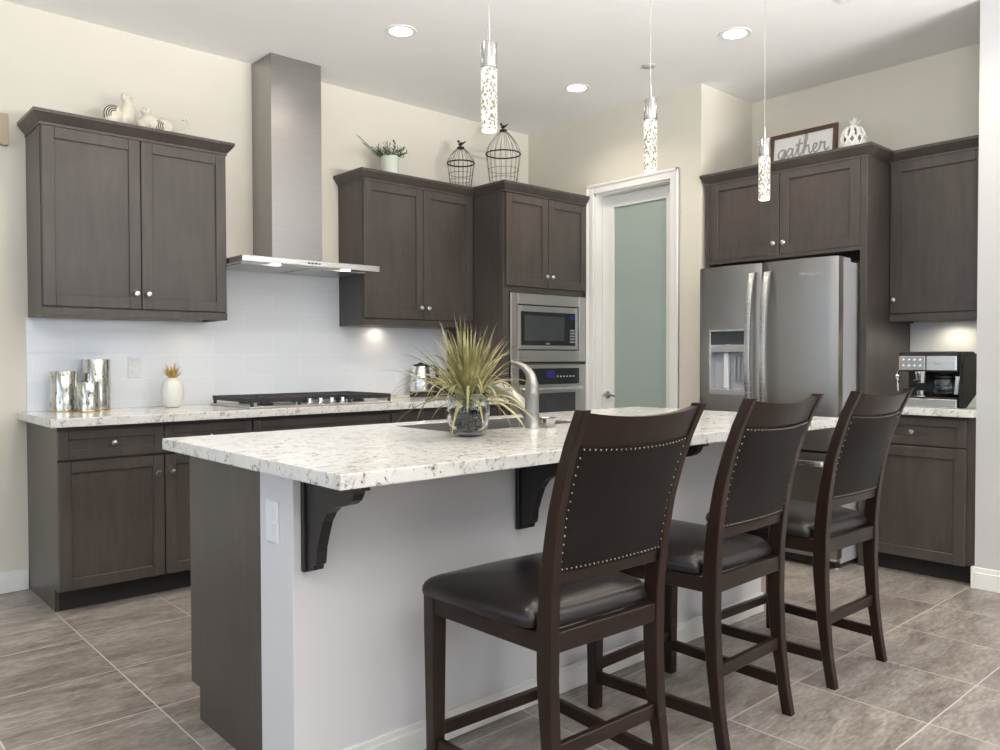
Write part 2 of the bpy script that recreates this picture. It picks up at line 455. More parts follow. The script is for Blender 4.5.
def holed(f, a0, a1, th, holes):
    """wall with rectangular openings: a0..a1 along, holes [(h0,h1,z0,z1)] sorted"""
    m = MB(); c = a0
    for h0, h1, z0, z1 in holes:
        m.box(c, h0, 0, th, 0, ZC, f); m.box(h0, h1, 0, th, 0, z0, f); m.box(h0, h1, 0, th, z1, ZC, f); c = h1
    m.box(c, a1, 0, th, 0, ZC, f); return m
struct('wall_front', holed(lambda a, d, z: Vector((a, YB - d, z)), XL - .15, XS, .15, [(-0.85, 1.55, .95, 2.4), (1.9, 4.3, .95, 2.4)]), 'wall')
struct('wall_left', holed(lambda a, d, z: Vector((XL - d, a, z)), YB, YR, .15, [(-2.6, 0.0, .7, 2.4), (1.0, 3.6, .7, 2.4)]), 'wall')
def window(n, f, a0, a1, z0, z1):
    m = MB(); b = .045
    m.box(a0, a0 + b, .02, .09, z0, z1, f, .003); m.box(a1 - b, a1, .02, .09, z0, z1, f, .003)
    m.box(a0 + b, a1 - b, .02, .09, z0, z0 + b, f, .003); m.box(a0 + b, a1 - b, .02, .09, z1 - b, z1, f, .003)
    mid = (a0 + a1) / 2; m.box(mid - .03, mid + .03, .02, .09, z0 + b, z1 - b, f, .003)
    struct('window_%d' % n, m, 'trim')
ff = lambda a, d, z: Vector((a, YB + .02 - d, z)); fl = lambda a, d, z: Vector((XL + .02 - d, a, z))
window(1, ff, -0.85, 1.55, .95, 2.4); window(2, ff, 1.9, 4.3, .95, 2.4)
window(3, fl, -2.6, 0.0, .7, 2.4); window(4, fl, 1.0, 3.6, .7, 2.4)
# skirting
def skirt(name, f, a0, a1, h=.10):
    m = MB(); m.box(a0, a1, 0, .012, 0, h, f, .002); m.box(a0, a1, 0, .016, 0, h * .78, f, .003)
    struct(name, m, 'trim')
skirt('baseboard_back', Face('-y', YR), XL, 0.928, .105)
skirt('baseboard_right', Face('-x', XS), YB, YS + .0, .11)
struct('baseboard_right_end', MB().box(XS - .016, XS + .02, YS, YS + .014, 0, .11, bev=.002), 'trim')
skirt('baseboard_island', Face('-y', 1.930), 1.0, 3.365, .088)
# half wall of the island
struct('wall_island', MB().box(1.0, 3.365, 1.930, 2.124, 0, .8770, bev=.002), 'wall_white')

# pantry door -----------------------------------------------------------------
fp = Face('-x', XP)
m = MB()
def casing(m):
    c = .068
    for a0, a1, z0, z1 in ((DY0 - c, DY0, 0, DZ + c), (DY1, DY1 + c, 0, DZ + c), (DY0, DY1, DZ, DZ + c)):
        m.box(a0, a1, 0, .014, z0, z1, fp, .003)
    m.box(DY0 - c, DY0 - c + .022, 0, .022, 0, DZ + c, fp, .004); m.box(DY1 + c - .022, DY1 + c, 0, .022, 0, DZ + c, fp, .004)
    m.box(DY0 - c, DY1 + c, 0, .022, DZ + c - .022, DZ + c, fp, .004)
casing(m); struct('trim_1', m, 'trim')
m = MB(); m.box(DY0, DY0 + .012, -.13, 0, 0, DZ, fp); m.box(DY1 - .012, DY1, -.13, 0, 0, DZ, fp); m.box(DY0, DY1, -.13, 0, DZ - .012, DZ, fp)
m.box(DY0 + .012, DY0 + .024, -.125, -.113, 0, DZ - .012, fp); m.box(DY1 - .024, DY1 - .012, -.125, -.113, 0, DZ - .012, fp)
struct('trim_2', m, 'trim')
d0, d1, st = DY0 + .014, DY1 - .014, .105
m = MB(); fd = Face('-x', XP + .112)     # slab set back in the jamb
m.box(d0, d0 + .085, 0, .036, .008, DZ - .014, fd, .003); m.box(d1 - st, d1, 0, .036, .008, DZ - .014, fd, .003)
m.box(d0 + .085, d1 - st, 0, .036, 2.277, DZ - .014, fd, .003); m.box(d0 + .085, d1 - st, 0, .036, .008, .25, fd, .003)
door = MB.build(m, 'door_1', 'trim', None, kind='structure', label='white pantry door with tall frosted pane')
MB().box(d0 + .081, d1 - st + .004, .012, .022, .246, 2.281, fd).build('pane', 'frosted', door, label='greenish frosted glass pane')
m = MB(); hy = d1 - .052; hp = fd(hy, .036, .90)
m.lathe([(0, 0), (.027, 0), (.027, .006), (.012, .010), (.010, .045), (0, .048)], hp, (-1, 0, 0), 20)
m.tube(smooth_path([hp + Vector((-.042, 0, 0)), hp + Vector((-.050, -.03, .004)), hp + Vector((-.048, -.075, .0)), hp + Vector((-.046, -.105, -.006))]), [.009] * 12 + [.008] * 6 + [.006], 10)
m.build('door_handle', 'satin', door, True)
# pantry shelf seen dimly through the pane
m = MB()
for z in (.5, .9, 1.3, 1.7): m.box(5.55, 6.09, YP + .12, YR - .01, z, z + .02)
struct('trim_3', m, 'trim')

# ------------------------------------------------------------------ cabinet pieces
def shaker(name, f, a0, a1, z0, z1, parent, mat='cab', fw=.057, t=.020):
    m = MB(); b = .0022
    m.box(a0, a0 + fw, 0, t, z0, z1, f, b); m.box(a1 - fw, a1, 0, t, z0, z1, f, b)
    m.box(a0 + fw, a1 - fw, 0, t, z1 - fw, z1, f, b); m.box(a0 + fw, a1 - fw, 0, t, z0, z0 + fw, f, b)
    d = m.build(name, mat, parent)
    MB().box(a0 + fw - .003, a1 - fw + .003, .003, t - .0105, z0 + fw - .003, z1 - fw + .003, f).build('panel', mat, d)
    return d
def knob(f, a, z, parent, t=.020):
    n = (f(0, 1, 0) - f(0, 0, 0))
    return MB().lathe([(0, -.001), (.008, 0), (.0065, .004), (.0055, .013), (.0145, .018), (.0150, .022), (.0115, .0275), (0, .0292)],
                      f(a, t, z), n, 20).build('knob', 'knob', parent, True)
CROWN = [(-.012, 2.300), (.004, 2.300), (.004, 2.313), (.009, 2.316), (.020, 2.330), (.032, 2.347), (.036, 2.352), (.036, 2.367), (-.012, 2.367)]
def crown(path, parent, dz=0.0):
    """path: list of functions o -> (x, y)"""
    rows = [[Vector((*p(o), z + dz)) for o, z in CROWN] for p in path]
    return MB().rows(rows).build('crown', 'cab', parent)

YFU = 4.329   # upper door face (range wall)
fU = Face('-y', YFU + .020)
def upper_range(label, x0, x1, xm, loc, group):
    t = thing('upper_cabinet', label, 'cabinet', loc, group)
    m = MB(); m.box(x0, x1, YFU + .022, YR - .001, 1.418, 2.360, bev=.001)
    m.build('body', 'cab', t)
    g = .0022
    for i, (a0, a1, kx) in enumerate(((x0 + .003, xm - g, xm - .030), (xm + g, x1 - .003, xm + .030))):
        d = shaker('door', fU, a0, a1, 1.432, 2.300, t); knob(fU, kx, 1.510, d)
    m = MB(); m.box(x0, x1, YFU + .002, YFU + .022, 1.387, 1.427, bev=.0015); m.box(x0, x0 + .018, YFU + .022, YR - .001, 1.387, 1.418)
    m.box(x1 - .018, x1, YFU + .022, YR - .001, 1.387, 1.418)
    m.build('light_rail', 'cab', t)
    return t
UL = upper_range('dark stained wall cabinet left of the range hood, two ceramic birds on top', .943, 1.858, 1.402, (1.40, YR, 1.387), 'wall cabinets beside the hood')
crown([lambda o: (.943 - o, YR - .001), lambda o: (.943 - o, YFU - o), lambda o: (1.858 + o, YFU - o), lambda o: (1.858 + o, YR - .001)], UL)
UM = upper_range('dark stained wall cabinet right of the range hood, green potted plant on top', 2.748, 3.648, 3.215, (3.20, YR, 1.387), 'wall cabinets beside the hood')
YT = 4.020; XT = 3.650
crown([lambda o: (2.748 - o, YR - .001), lambda o: (2.748 - o, YFU - o), lambda o: (XT - o - .001, YFU - o)], UM)

# tall oven cabinet
TC = thing('oven_cabinet', 'tall dark cabinet housing the microwave and wall oven, large birdcage on top', 'cabinet', (4.07, YT + .3, 0))
m = MB()
m.box(XT, XT + .022, YT + .022, YR - .001, 0, 2.36, bev=.001); m.box(XP - .024, XP - .002, YT + .022, YR - .001, 0, 2.36)
m.box(XT, XP - .002, YR - .02, YR - .001, .1, 2.36); m.box(XT, XP - .002, YT + .022, YR - .001, 2.34, 2.36)
for z0, z1 in ((1.628, 1.665), (1.131, 1.138), (.40, .44), (.10, .12)): m.box(XT + .022, XP - .024, YT + .022, YR - .02, z0, z1)
m.box(XT, XT + .055, YT + .002, YT + .022, .105, 2.305, bev=.001); m.box(XP - .018, XP - .002, YT + .002, YT + .022, .105, 2.305)
m.box(XT + .055, XP - .018, YT + .002, YT + .022, 1.628, 1.666); m.box(XT + .055, XP - .018, YT + .002, YT + .022, 1.129, 1.140)
m.build('body', 'cab', TC)
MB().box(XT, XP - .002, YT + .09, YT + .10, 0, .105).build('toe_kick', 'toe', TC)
fT = Face('-y', YT + .002)
for a0, a1, kx in ((3.668, 4.069, 4.043), (4.074, 4.474, 4.101)):
    d = shaker('door', fT, a0, a1, 1.668, 2.298, TC, t=.02); knob(fT, kx, 1.747, d)
dd = shaker('drawer', fT, 3.668, 4.474, .115, .405, TC); knob(fT, 4.07, .26, dd)
crown([lambda o: (XT - o, YFU - o - .001), lambda o: (XT - o, YT - .018 - o), lambda o: (XP - .022, YT - .018 - o)], TC)

# microwave
MW = thing('microwave', 'built-in stainless microwave with black window above the oven', 'microwave', (4.09, YT + .25, 1.14))
fM = Face('-y', YT)
x0, x1, z0, z1 = 3.710, 4.469, 1.146, 1.624
a0, a1, b0, b1 = 3.778, 4.398, 1.226, 1.548
m = MB()
m.box(x0, a0, -.02, .012, z0, z1, fM, .003); m.box(a1, x1, -.02, .012, z0, z1, fM, .003)
m.box(a0, a1, -.02, .012, z0, b0, fM, .003); m.box(a0, a1, -.02, .012, b1, z1, fM, .003)
m.build('trim_frame', 'steel', MW)
MB().box(a0 + .004, a1 - .004, -.40, -.012, b0 + .004, b1 - .004, fM).build('body', 'black', MW)
m = MB(); q = .026
m.box(a0 + .008, a0 + .008 + q, -.012, .008, b0 + .008, b1 - .008, fM, .002); m.box(a1 - .008 - q, a1 - .008, -.012, .008, b0 + .008, b1 - .008, fM, .002)
m.box(a0 + .008 + q, a1 - .008 - q, -.012, .008, b0 + .008, b0 + .036, fM, .002); m.box(a0 + .008 + q, a1 - .008 - q, -.012, .008, b1 - .050, b1 - .008, fM, .002)
dr = m.build('door', 'steel', MW)
MB().box(a0 + .034, a1 - .034, -.012, .006, b0 + .036, b1 - .050, fM).build('glass_front', 'black_glass', dr)
MB().box(a0 + .065, a1 - .155, .006, .0068, b0 + .070, b1 - .078, fM).build('window', 'window_glass', dr)
MB().box(a1 - .092, a1 - .042, .006, .0072, b1 - .098, b1 - .064, fM).build('display', 'display', dr)
m = MB()
for i in range(3):
    for j in range(5): m.box(a1 - .090 + i * .017, a1 - .078 + i * .017, .006, .0070, b0 + .058 + j * .021, b0 + .070 + j * .021, fM)
m.build('buttons', 'grey_plastic', dr)
MB().box(4.055, 4.095, .006, .0070, b0 + .044, b0 + .054, fM).build('logo', 'steel_light', dr)

# wall oven
OV = thing('built_in_oven', 'stainless wall oven with dark control panel under the microwave', 'oven', (4.09, YT + .25, .44))
m = MB(); x0, x1 = 3.712, 4.469
m.box(x0, x1, -.45, -.002, .445, 1.126, fM); m.build('body', 'black', OV)
m = MB()
m.box(x0, x1, -.002, .014, 1.100, 1.127, fM, .002); m.box(x0, 3.785, -.002, .014, .445, 1.100, fM, .002); m.box(4.400, x1, -.002, .014, .445, 1.100, fM, .002)
m.build('trim_frame', 'steel', OV)
cp = MB().box(3.785, 4.400, -.002, .012, .992, 1.100, fM, .001).build('control_panel', 'black_glass', OV)
MB().box(4.055, 4.135, .012, .0128, 1.030, 1.082, fM).build('display', 'display', cp)
m = MB()
for i in range(6):
    m.box(4.16 + i * .034, 4.176 + i * .034, .012, .0126, 1.035, 1.046, fM)
m.build('buttons', 'grey_plastic', cp)
m = MB()
m.box(3.785, 3.835, -.002, .022, .450, .985, fM, .003); m.box(4.350, 4.400, -.002, .022, .450, .985, fM, .003)
m.box(3.835, 4.350, -.002, .022, .925, .985, fM, .003); m.box(3.835, 4.350, -.002, .022, .450, .52, fM, .003)
dr = m.build('door', 'steel', OV)
MB().box(3.835, 4.350, -.002, .018, .52, .925, fM).build('window', 'window_glass', dr)
m = MB(); m.tube(smooth_path([fM(3.80, .02, .955), fM(3.81, .055, .957), fM(3.95, .068, .958), fM(4.09, .072, .958), fM(4.23, .068, .958), fM(4.375, .055, .957), fM(4.385, .02, .955)]), .012, 10)
m.build('handle', 'steel_light', dr, True)

# range-side base cabinets -----------------------------------------------------
fB = Face('-y', 4.043)
def base(label, x0, x1, fronts, loc, left_end=False):
    t = thing('base_cabinet', label, 'cabinet', loc, 'base cabinets along the range wall')
    m = MB()
    if left_end:
        poly = [(YR - .001, 0), (YR - .001, .866), (4.0435, .866), (4.0435, .105), (4.124, .105), (4.124, 0)]
        m.prism(poly, lambda y, z: Vector((x0, y, z)), lambda y, z: Vector((x0 + .019, y, z)))
        m.box(x0 + .019, x1, 4.045, YR - .001, .105, .866)
    else: m.box(x0, x1, 4.045, YR - .001, .105, .866)
    m.build('body', 'cab', t)
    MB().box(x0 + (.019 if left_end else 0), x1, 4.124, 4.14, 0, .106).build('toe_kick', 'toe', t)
    for kind, a0, a1, z0, z1, ks in fronts:
        d = shaker(kind, fB, a0, a1, z0, z1, t, fw=.052 if kind == 'door' else .042)
        for ka, kz in ks: knob(fB, ka, kz, d)
    return t
base('dark base cabinet at the left end under the silver canisters', .930, 1.857,
     [('drawer', .931, 1.398, .712, .846, [(1.166, .779)]), ('drawer', 1.404, 1.853, .712, .846, [(1.628, .779)]),
      ('door', .931, 1.398, .112, .702, [(1.366, .617)]), ('door', 1.404, 1.853, .112, .702, [(1.436, .617)])], (1.39, 4.33, 0), True)
base('dark base cabinet under the gas cooktop', 1.858, 2.738,
     [('drawer', 1.863, 2.734, .712, .846, []), ('door', 1.863, 2.296, .112, .702, [(2.264, .617)]), ('door', 2.301, 2.734, .112, .702, [(2.333, .617)])], (2.30, 4.33, 0))
base('dark base cabinet under the kettle, next to the tall oven cabinet', 2.739, 3.648,
     [('drawer', 2.744, 3.189, .712, .846, [(2.966, .779)]), ('drawer', 3.195, 3.643, .712, .846, [(3.419, .779)]),
      ('door', 2.744, 3.189, .112, .702, [(3.157, .617)]), ('door', 3.195, 3.643, .112, .702, [(3.227, .617)])], (3.19, 4.33, 0))
def worktop(name, label, x0, x1, y0, y1, z0, z1, hole=None, bev=.004):
    m = MB()
    if hole is None: m.box(x0, x1, y0, y1, z0, z1, bev=bev, seg=2)
    else:
        hx0, hx1, hy0, hy1 = hole; t = bmesh.new(); X = [x0, hx0, hx1, x1]; Y = [y0, hy0, hy1, y1]
        V = {(i, j, k): t.verts.new((X[i], Y[j], (z0, z1)[k])) for i in range(4) for j in range(4) for k in range(2)}
        for i in range(3):
            for j in range(3):
                if (i, j) == (1, 1): continue
                t.faces.new([V[i, j, 1], V[i + 1, j, 1], V[i + 1, j + 1, 1], V[i, j + 1, 1]])
                t.faces.new([V[i, j, 0], V[i, j + 1, 0], V[i + 1, j + 1, 0], V[i + 1, j, 0]])
        for i in range(3):
            for j in (0, 3):
                t.faces.new([V[i, j, 0], V[i + 1, j, 0], V[i + 1, j, 1], V[i, j, 1]]); t.faces.new([V[j, i, 0], V[j, i, 1], V[j, i + 1, 1], V[j, i + 1, 0]])
        for j in (1, 2):
            t.faces.new([V[1, j, 0], V[2, j, 0], V[2, j, 1], V[1, j, 1]]); t.faces.new([V[j, 1, 0], V[j, 1, 1], V[j, 2, 1], V[j, 2, 0]])
        bmesh.ops.recalc_face_normals(t, faces=t.faces)
        ed = [e for e in t.edges if len(e.link_faces) == 2 and e.calc_face_angle(0) > .5]
        bmesh.ops.bevel(t, geom=ed, offset=bev, segments=2, affect='EDGES', profile=.7)
        m.merge(t)
    o = m.build(name, 'granite', None, label=label, category='countertop')
    return o
worktop('worktop', 'speckled white granite worktop along the range wall under the cooktop', .890, XT - .001, 3.962, YR - .001, .867, .907)
worktop('worktop', 'small speckled granite worktop under the coffee machine', 4.448, XA - .001, YS + .002, 1.943, .867, .907)
worktop('island_worktop', 'long speckled white granite island top with a sink cut-out', .924, 3.385, 1.559, 2.678, .8775, .914, (1.75, 2.42, 2.185, 2.56))
# tiles
MB().box(.932, XT - .001, YR - .009, YR - .0005, .9075, 1.386).box(1.860, 2.746, YR - .009, YR - .0005, 1.386, 1.752).build('backsplash_tiles', 'tile', None, kind='structure')
MB().box(XA - .009, XA - .0005, YS + .002, 1.944, .9075, 1.380).build('alcove_tiles', 'tile', None, kind='structure')

# range hood
HD = thing('range_hood', 'stainless chimney range hood on the tiled wall', 'range hood', (2.30, YR, 1.70))
MB().box(2.154, 2.484, 4.384, YR - .001, 1.735, ZC - .001, bev=.002).build('chimney', 'hood_steel', HD)
m = MB(); m.box(1.862, 2.741, 4.140, YR - .01, 1.703, 1.737, bev=.003); cn = m.build('canopy', 'steel_light', HD)
m = MB()
for a in (1.90, 2.31): m.box(a, a + .39, 4.24, 4.60, 1.699, 1.704, bev=.001)
m.build('filter', 'steel', cn)
for x in (2.08, 2.53):
    m = MB().lathe([(0, 0), (.030, 0), (.030, .004), (0, .004)], (x, 4.195, 1.6985), (0, 0, 1), 20); m.build('hood_lamp', 'lamp_soft', cn)
m = MB()
for i in range(4): m.box(2.255 + i * .022, 2.267 + i * .022, 4.1375, 4.141, 1.716, 1.724)
m.build('button_row', 'black', cn)

# gas cooktop
CT = thing('cooktop', 'black gas cooktop with cast iron grates set in the worktop', 'cooktop', (2.30, 4.29, .907))
MB().box(1.845, 2.755, 4.03, 4.555, .9072, .917, bev=.003).build('base_plate', 'steel', CT)
for gx0, gx1 in ((1.855, 2.150), (2.156, 2.446), (2.452, 2.747)):
    m = MB(); z = .952
    for y in (4.13 if gx0 > 2.1 and gx0 < 2.3 else 4.045, 4.535): m.box(gx0, gx1, y - .008, y + .008, z - .014, z + .010, bev=.002)
    ya = 4.13 if gx0 > 2.1 and gx0 < 2.3 else 4.045
    for x in (gx0 + .008, gx1 - .008): m.box(x - .008, x + .008, ya, 4.535, z - .014, z + .010, bev=.002)
    cx = (gx0 + gx1) / 2
    m.box(cx - .006, cx + .006, ya, 4.535, z - .004, z + .010, bev=.002)
    for y in (4.17, 4.29, 4.41): m.box(gx0, gx1, y - .006, y + .006, z - .004, z + .010, bev=.002)
    for x in (gx0 + .01, gx1 - .01):
        for y in (ya, 4.53): m.box(x - .007, x + .007, y - .007, y + .007, .917, z)
    m.build('grate', 'iron', CT)
for bx, by, r in ((2.0, 4.17, .045), (2.0, 4.42, .036), (2.30, 4.33, .055), (2.60, 4.17, .036), (2.60, 4.42, .045)):
    MB().lathe([(0, .917), (r, .917), (r, .926), (r * .75, .930), (r * .75, .938), (0, .940)], (bx, by, 0), seg=20).build('burner', 'iron', CT, True)
for x in (2.150, 2.222, 2.292, 2.364, 2.436):
    MB().lathe([(0, .917), (.020, .917), (.020, .922), (.016, .926), (.0145, .948), (.011, .951), (0, .951)], (x, 4.075, 0), seg=18).build('knob', 'chrome', CT, True)

# ------------------------------------------------------------------ island
IC = thing('island_cabinet', 'dark wood island cabinet under the granite island top', 'cabinet', (2.18, 2.38, 0))
m = MB()
poly = [(2.1245, 0), (2.1245, .877), (2.644, .877), (2.644, .105), (2.574, .105), (2.574, 0)]
m.prism(poly, lambda y, z: Vector((1.0, y, z)), lambda y, z: Vector((1.02, y, z)))
m.prism(poly, lambda y, z: Vector((3.345, y, z)), lambda y, z: Vector((3.365, y, z)))
m.box(1.02, 3.345, 2.60, 2.624, .105, .877); m.box(1.02, 3.345, 2.13, 2.60, .105, .125); m.box(1.02, 3.345, 2.1245, 2.14, 0, .877)
m.build('body', 'cab', IC)
MB().box(1.02, 3.345, 2.56, 2.574, 0, .105).build('toe_kick', 'toe', IC)
fI = Face('+y', 2.624)
for i in range(5):
    a0 = 1.024 + i * .4642
    d = shaker('door', fI, a0, a0 + .460, .112, .870, IC); knob(fI, a0 + (.43 if i % 2 == 0 else .03), .78, d)
# corbels
def corbel(x, label):
    prof = [(0, .8770), (.292, .8770), (.292, .853), (.268, .853), (.266, .842), (.254, .825), (.234, .813), (.194, .804), (.156, .794), (.130, .778), (.108, .752),
            (.092, .716), (.078, .680), (.073, .645), (.070, .636), (.058, .630), (.056, .618), (.020, .612), (0, .612)]
    w = .030
    t = thing('corbel', label, 'corbel', (x, 1.930, .612), 'corbels under the island top')
    p2 = [(d, z) for d, z in prof]
    m = MB(); m.prism(p2, lambda d, z: Vector((x - w / 2, 1.9298 - d * .965, z)), lambda d, z: Vector((x + w / 2, 1.9298 - d * .965, z)))
    m.build('bracket', 'corbel', t)
    MB().box(x - w / 2 - .008, x + w / 2 + .008, 1.913, 1.9296, .606, .8765, bev=.002).build('back_plate', 'corbel', t)
corbel(1.045, 'dark scrolled corbel at the left end of the island')
corbel(1.826, 'dark scrolled corbel just left of the nearest chair back')
corbel(2.49, 'dark scrolled corbel showing between the first and second chair backs')
corbel(3.235, 'dark scrolled corbel showing between the second and third chair backs')
# sockets
def outlet(name, label, f, a, z, kind):
    t = thing(name, label, 'outlet', tuple(f(a, 0, z)))
    p = MB().box(a - .036, a + .036, 0, .006, z - .058, z + .058, f, .002).build('cover_plate', 'white_plastic', t)
    for dz in (-.020, .020):
        q = MB().box(a - .017, a + .017, .006, .009, z + dz - .015, z + dz + .015, f, .002).build('socket', 'white_plastic', p)
outlet('power_outlet', 'white outlet on the end of the island wall', Face('-x', 1.0), 2.042, .728, 0)
outlet('power_outlet', 'white outlet on the tiled wall right of the silver canisters', Face('-y', YR - .009), 1.455, 1.127, 0)
# sink
SK = thing('sink', 'stainless undermount sink in the island top', 'sink', (2.045, 2.37, .66))
m = MB(); x0, x1, y0, y1 = 1.752, 2.418, 2.187, 2.558
rows = []
for (i, z) in ((0, .9120), (0, .72), (.03, .69), (.08, .68)):
    pts = []
    for cx, cy, a in ((x1 - .012, y1 - .012, 0), (x0 + .012, y1 - .012, 1), (x0 + .012, y0 + .012, 2), (x1 - .012, y0 + .012, 3)):
        for k in range(5):
            th = (a + k / 4) * PI / 2
            pts.append(Vector((cx + (.012 - i * .1) * math.cos(th) - i * (1 if math.cos(a * PI / 2 + PI / 4) > 0 else -1) * .7,
                               cy + (.012 - i * .1) * math.sin(th) - i * (1 if math.sin(a * PI / 2 + PI / 4) > 0 else -1) * .7, z)))
    rows.append(pts)
m.rows(rows, cap=False); m.bm.faces.new([v for v in m.bm.verts if abs(v.co.z - .68) < 1e-4])
bowl = m.build('bowl', 'steel', SK)
MB().lathe([(0, .681), (.045, .681), (.045, .684), (.03, .682), (0, .682)], (2.045, 2.40, 0), seg=20).build('drain', 'chrome', bowl, True)
# faucet
FC = thing('faucet', 'brushed nickel single lever faucet at the island sink', 'faucet', (2.067, 2.119, .914))
MB().lathe([(0, 0), (.031, 0), (.031, .004), (.0285, .008), (.0265, .05), (.0255, .10), (.0255, .125), (.0262, .127), (.0262, .131), (.0255, .133)] + [(.0250, .16), (.022, .172), (0, .174)],
           (2.067, 2.119, .914), seg=28).build('body', 'nickel', FC, True)
sp = smooth_path([(2.067, 2.128, .955), (2.067, 2.165, .992), (2.067, 2.215, 1.025), (2.067, 2.270, 1.049), (2.067, 2.318, 1.062), (2.067, 2.345, 1.062)])
m = MB(); n = len(sp); m.tube(sp, [.021 + .004 * math.sin(PI * i / (n - 1)) - (.003 * i / (n - 1)) for i in range(n)], 16)
m.lathe([(0, 0), (.017, 0), (.015, .028), (.017, .03), (0, .03)], (2.067, 2.342, 1.032), seg=16)
m.build('spout', 'nickel', FC, True)
lv = smooth_path([(2.067, 2.119, 1.075), (2.067, 2.122, 1.100), (2.067, 2.138, 1.122), (2.067, 2.165, 1.140), (2.067, 2.20, 1.151), (2.067, 2.228, 1.156)])
m = MB(); n = len(lv); m.tube(lv, [.0245 * (1 - .70 * (i / (n - 1)) ** .8) for i in range(n)], 14)
m.build('lever', 'nickel', FC, True)
# sink stopper / strainer cup
ST = thing('sink_strainer', 'small ribbed metal strainer cup right of the faucet', 'strainer', (2.142, 2.110, .914))
m = MB(); seg = 48; rows = []
for r, z in ((.019, 0), (.0225, .004), (.026, .018), (.031, .033), (.034, .035), (.031, .0352), (.0245, .018), (.019, .006)):
    rows.append([Vector((2.142 + r * (1 + .035 * (k % 4 < 2)) * math.cos(2 * PI * k / seg), 2.110 + r * (1 + .035 * (k % 4 < 2)) * math.sin(2 * PI * k / seg), .914 + z)) for k in range(seg)])
m.rows(rows); m.build('cup', 'satin', ST, True)

# vase with grass -------------------------------------------------------------
VX, VY, VZ = 1.700, 2.046, .914
VS = thing('vase', 'round glass vase of dark pebbles on the island', 'vase', (VX, VY, VZ))
outer = [(.050, .001), (.056, .004), (.066, .04), (.0715, .075), (.0705, .105), (.064, .128), (.057, .142), (.056, .146)]
inner = [(.053, .145), (.061, .127), (.0675, .105), (.0685, .075), (.0630, .04), (.0520, .012), (0, .010)]
MB().lathe([(0, .001)] + outer + inner, (VX, VY, VZ), seg=40).build('glass', 'glass', VS, 'full')
m = MB(); rnd = random.Random(3)
for k in range(150):
    z = .018 + rnd.random() * .078; rr = (.044 if z < .03 else .052 if z < .05 else .056) * math.sqrt(rnd.uniform(.25, 1)); a = rnd.random() * 2 * PI
    s0 = rnd.uniform(.008, .0125)
    rot = Matrix.Rotation(rnd.random() * PI, 3, 'X') @ Matrix.Rotation(rnd.random() * PI, 3, 'Z')
    m.ball((VX + rr * math.cos(a), VY + rr * math.sin(a), VZ + z), s0, s0 * .8, s0 * .6, 8, rot)
m.build('pebbles', 'pebble', VS, 'full', kind='stuff')
GR = thing('ornamental_grass', 'yellow-green artificial grass standing in the glass vase', 'plant', (VX, VY, VZ + .06))
m = MB(); rnd = random.Random(11)
for k in range(130):
    a = rnd.random() * 2 * PI; tilt = min(abs(rnd.gauss(.25, .62)), 1.42)
    rr = .034 * math.sqrt(rnd.random())
    d = Vector((math.sin(tilt) * math.cos(a), math.sin(tilt) * math.sin(a), math.cos(tilt)))
    L = rnd.uniform(.19, .285) * (1.0 + .10 * tilt)
    m.blade((VX + rr * math.cos(a), VY + rr * math.sin(a), VZ + rnd.uniform(.105, .125)), d, L, rnd.uniform(.010, .019), rnd.uniform(.3, 1.3) * (.45 + tilt), 8, rnd.uniform(-.5, .5))
for k in range(26):
    a = rnd.random() * 2 * PI
    m.blade((VX + .044 * math.cos(a), VY + .044 * math.sin(a), VZ + .14), (math.cos(a), math.sin(a), .85), rnd.uniform(.22, .33), rnd.uniform(.006, .011), rnd.uniform(1.4, 2.6), 9, rnd.uniform(-.3, .3))
m.build('blades', 'grass', GR)
m = MB()
for k in range(14):
    a = k * 2.4; rr = .006 + .002 * (k % 9)
    m.tube([(VX + rr * math.cos(a), VY + rr * math.sin(a), VZ + .095), (VX + rr * 1.2 * math.cos(a), VY + rr * 1.2 * math.sin(a), VZ + .15)], .004, 6)
m.build('stems', 'grass', GR)

# ------------------------------------------------------------------ fridge wall
XF = 4.500                       # face of the fridge cabinet doors
FCB = thing('fridge_cabinet', 'dark cabinet surround above and beside the refrigerator', 'cabinet', (4.8, 2.45, 0))
m = MB()
m.box(XF, XA - .001, 1.946, 1.986, 0, 2.36, bev=.0015); m.box(XF, XA - .001, 2.962, 2.986, 0, 2.36, bev=.0015)
m.box(XF + .022, XA - .001, 1.986, 2.962, 1.785, 2.36); m.box(XF + .002, XF + .022, 1.986, 2.962, 1.775, 1.797)
m.build('body', 'cab', FCB)
fF = Face('-x', XF + .020)
for a0, a1, ka in ((2.475, 2.957, 2.505), (1.989, 2.470, 2.440)):
    d = shaker('door', fF, a0, a1, 1.798, 2.298, FCB); knob(fF, ka, 1.865, d)
DZF = -.012
XRU = 4.790                      # face of the right upper door
crown([lambda o: (XF - o, 2.986 + .8 * o), lambda o: (XF - o, 1.946 - o), lambda o: (XRU - o - .001, 1.946 - o)], FCB, DZF)
RU = thing('upper_cabinet', 'dark single door wall cabinet above the coffee machine', 'cabinet', (4.95, 1.67, 1.377))
MB().box(XRU + .022, XA - .001, YS + .002, 1.944, 1.408, 2.35).build('body', 'cab', RU)
fR = Face('-x', XRU + .020)
d = shaker('door', fR, YS + .05, 1.941, 1.424, 2.290, RU); knob(fR, 1.912, 1.503, d)
m = MB(); m.box(XRU + .002, XRU + .022, YS + .002, 1.944, 1.377, 1.420, bev=.0015); m.box(XRU + .022, XA - .001, 1.926, 1.944, 1.377, 1.408)
m.box(XRU, XRU + .022, YS + .002, YS + .048, 1.42, 2.30)
m.build('light_rail', 'cab', RU)
crown([lambda o: (XRU - o, 1.945 - o), lambda o: (XRU - o, YS + .002)], RU, DZF)
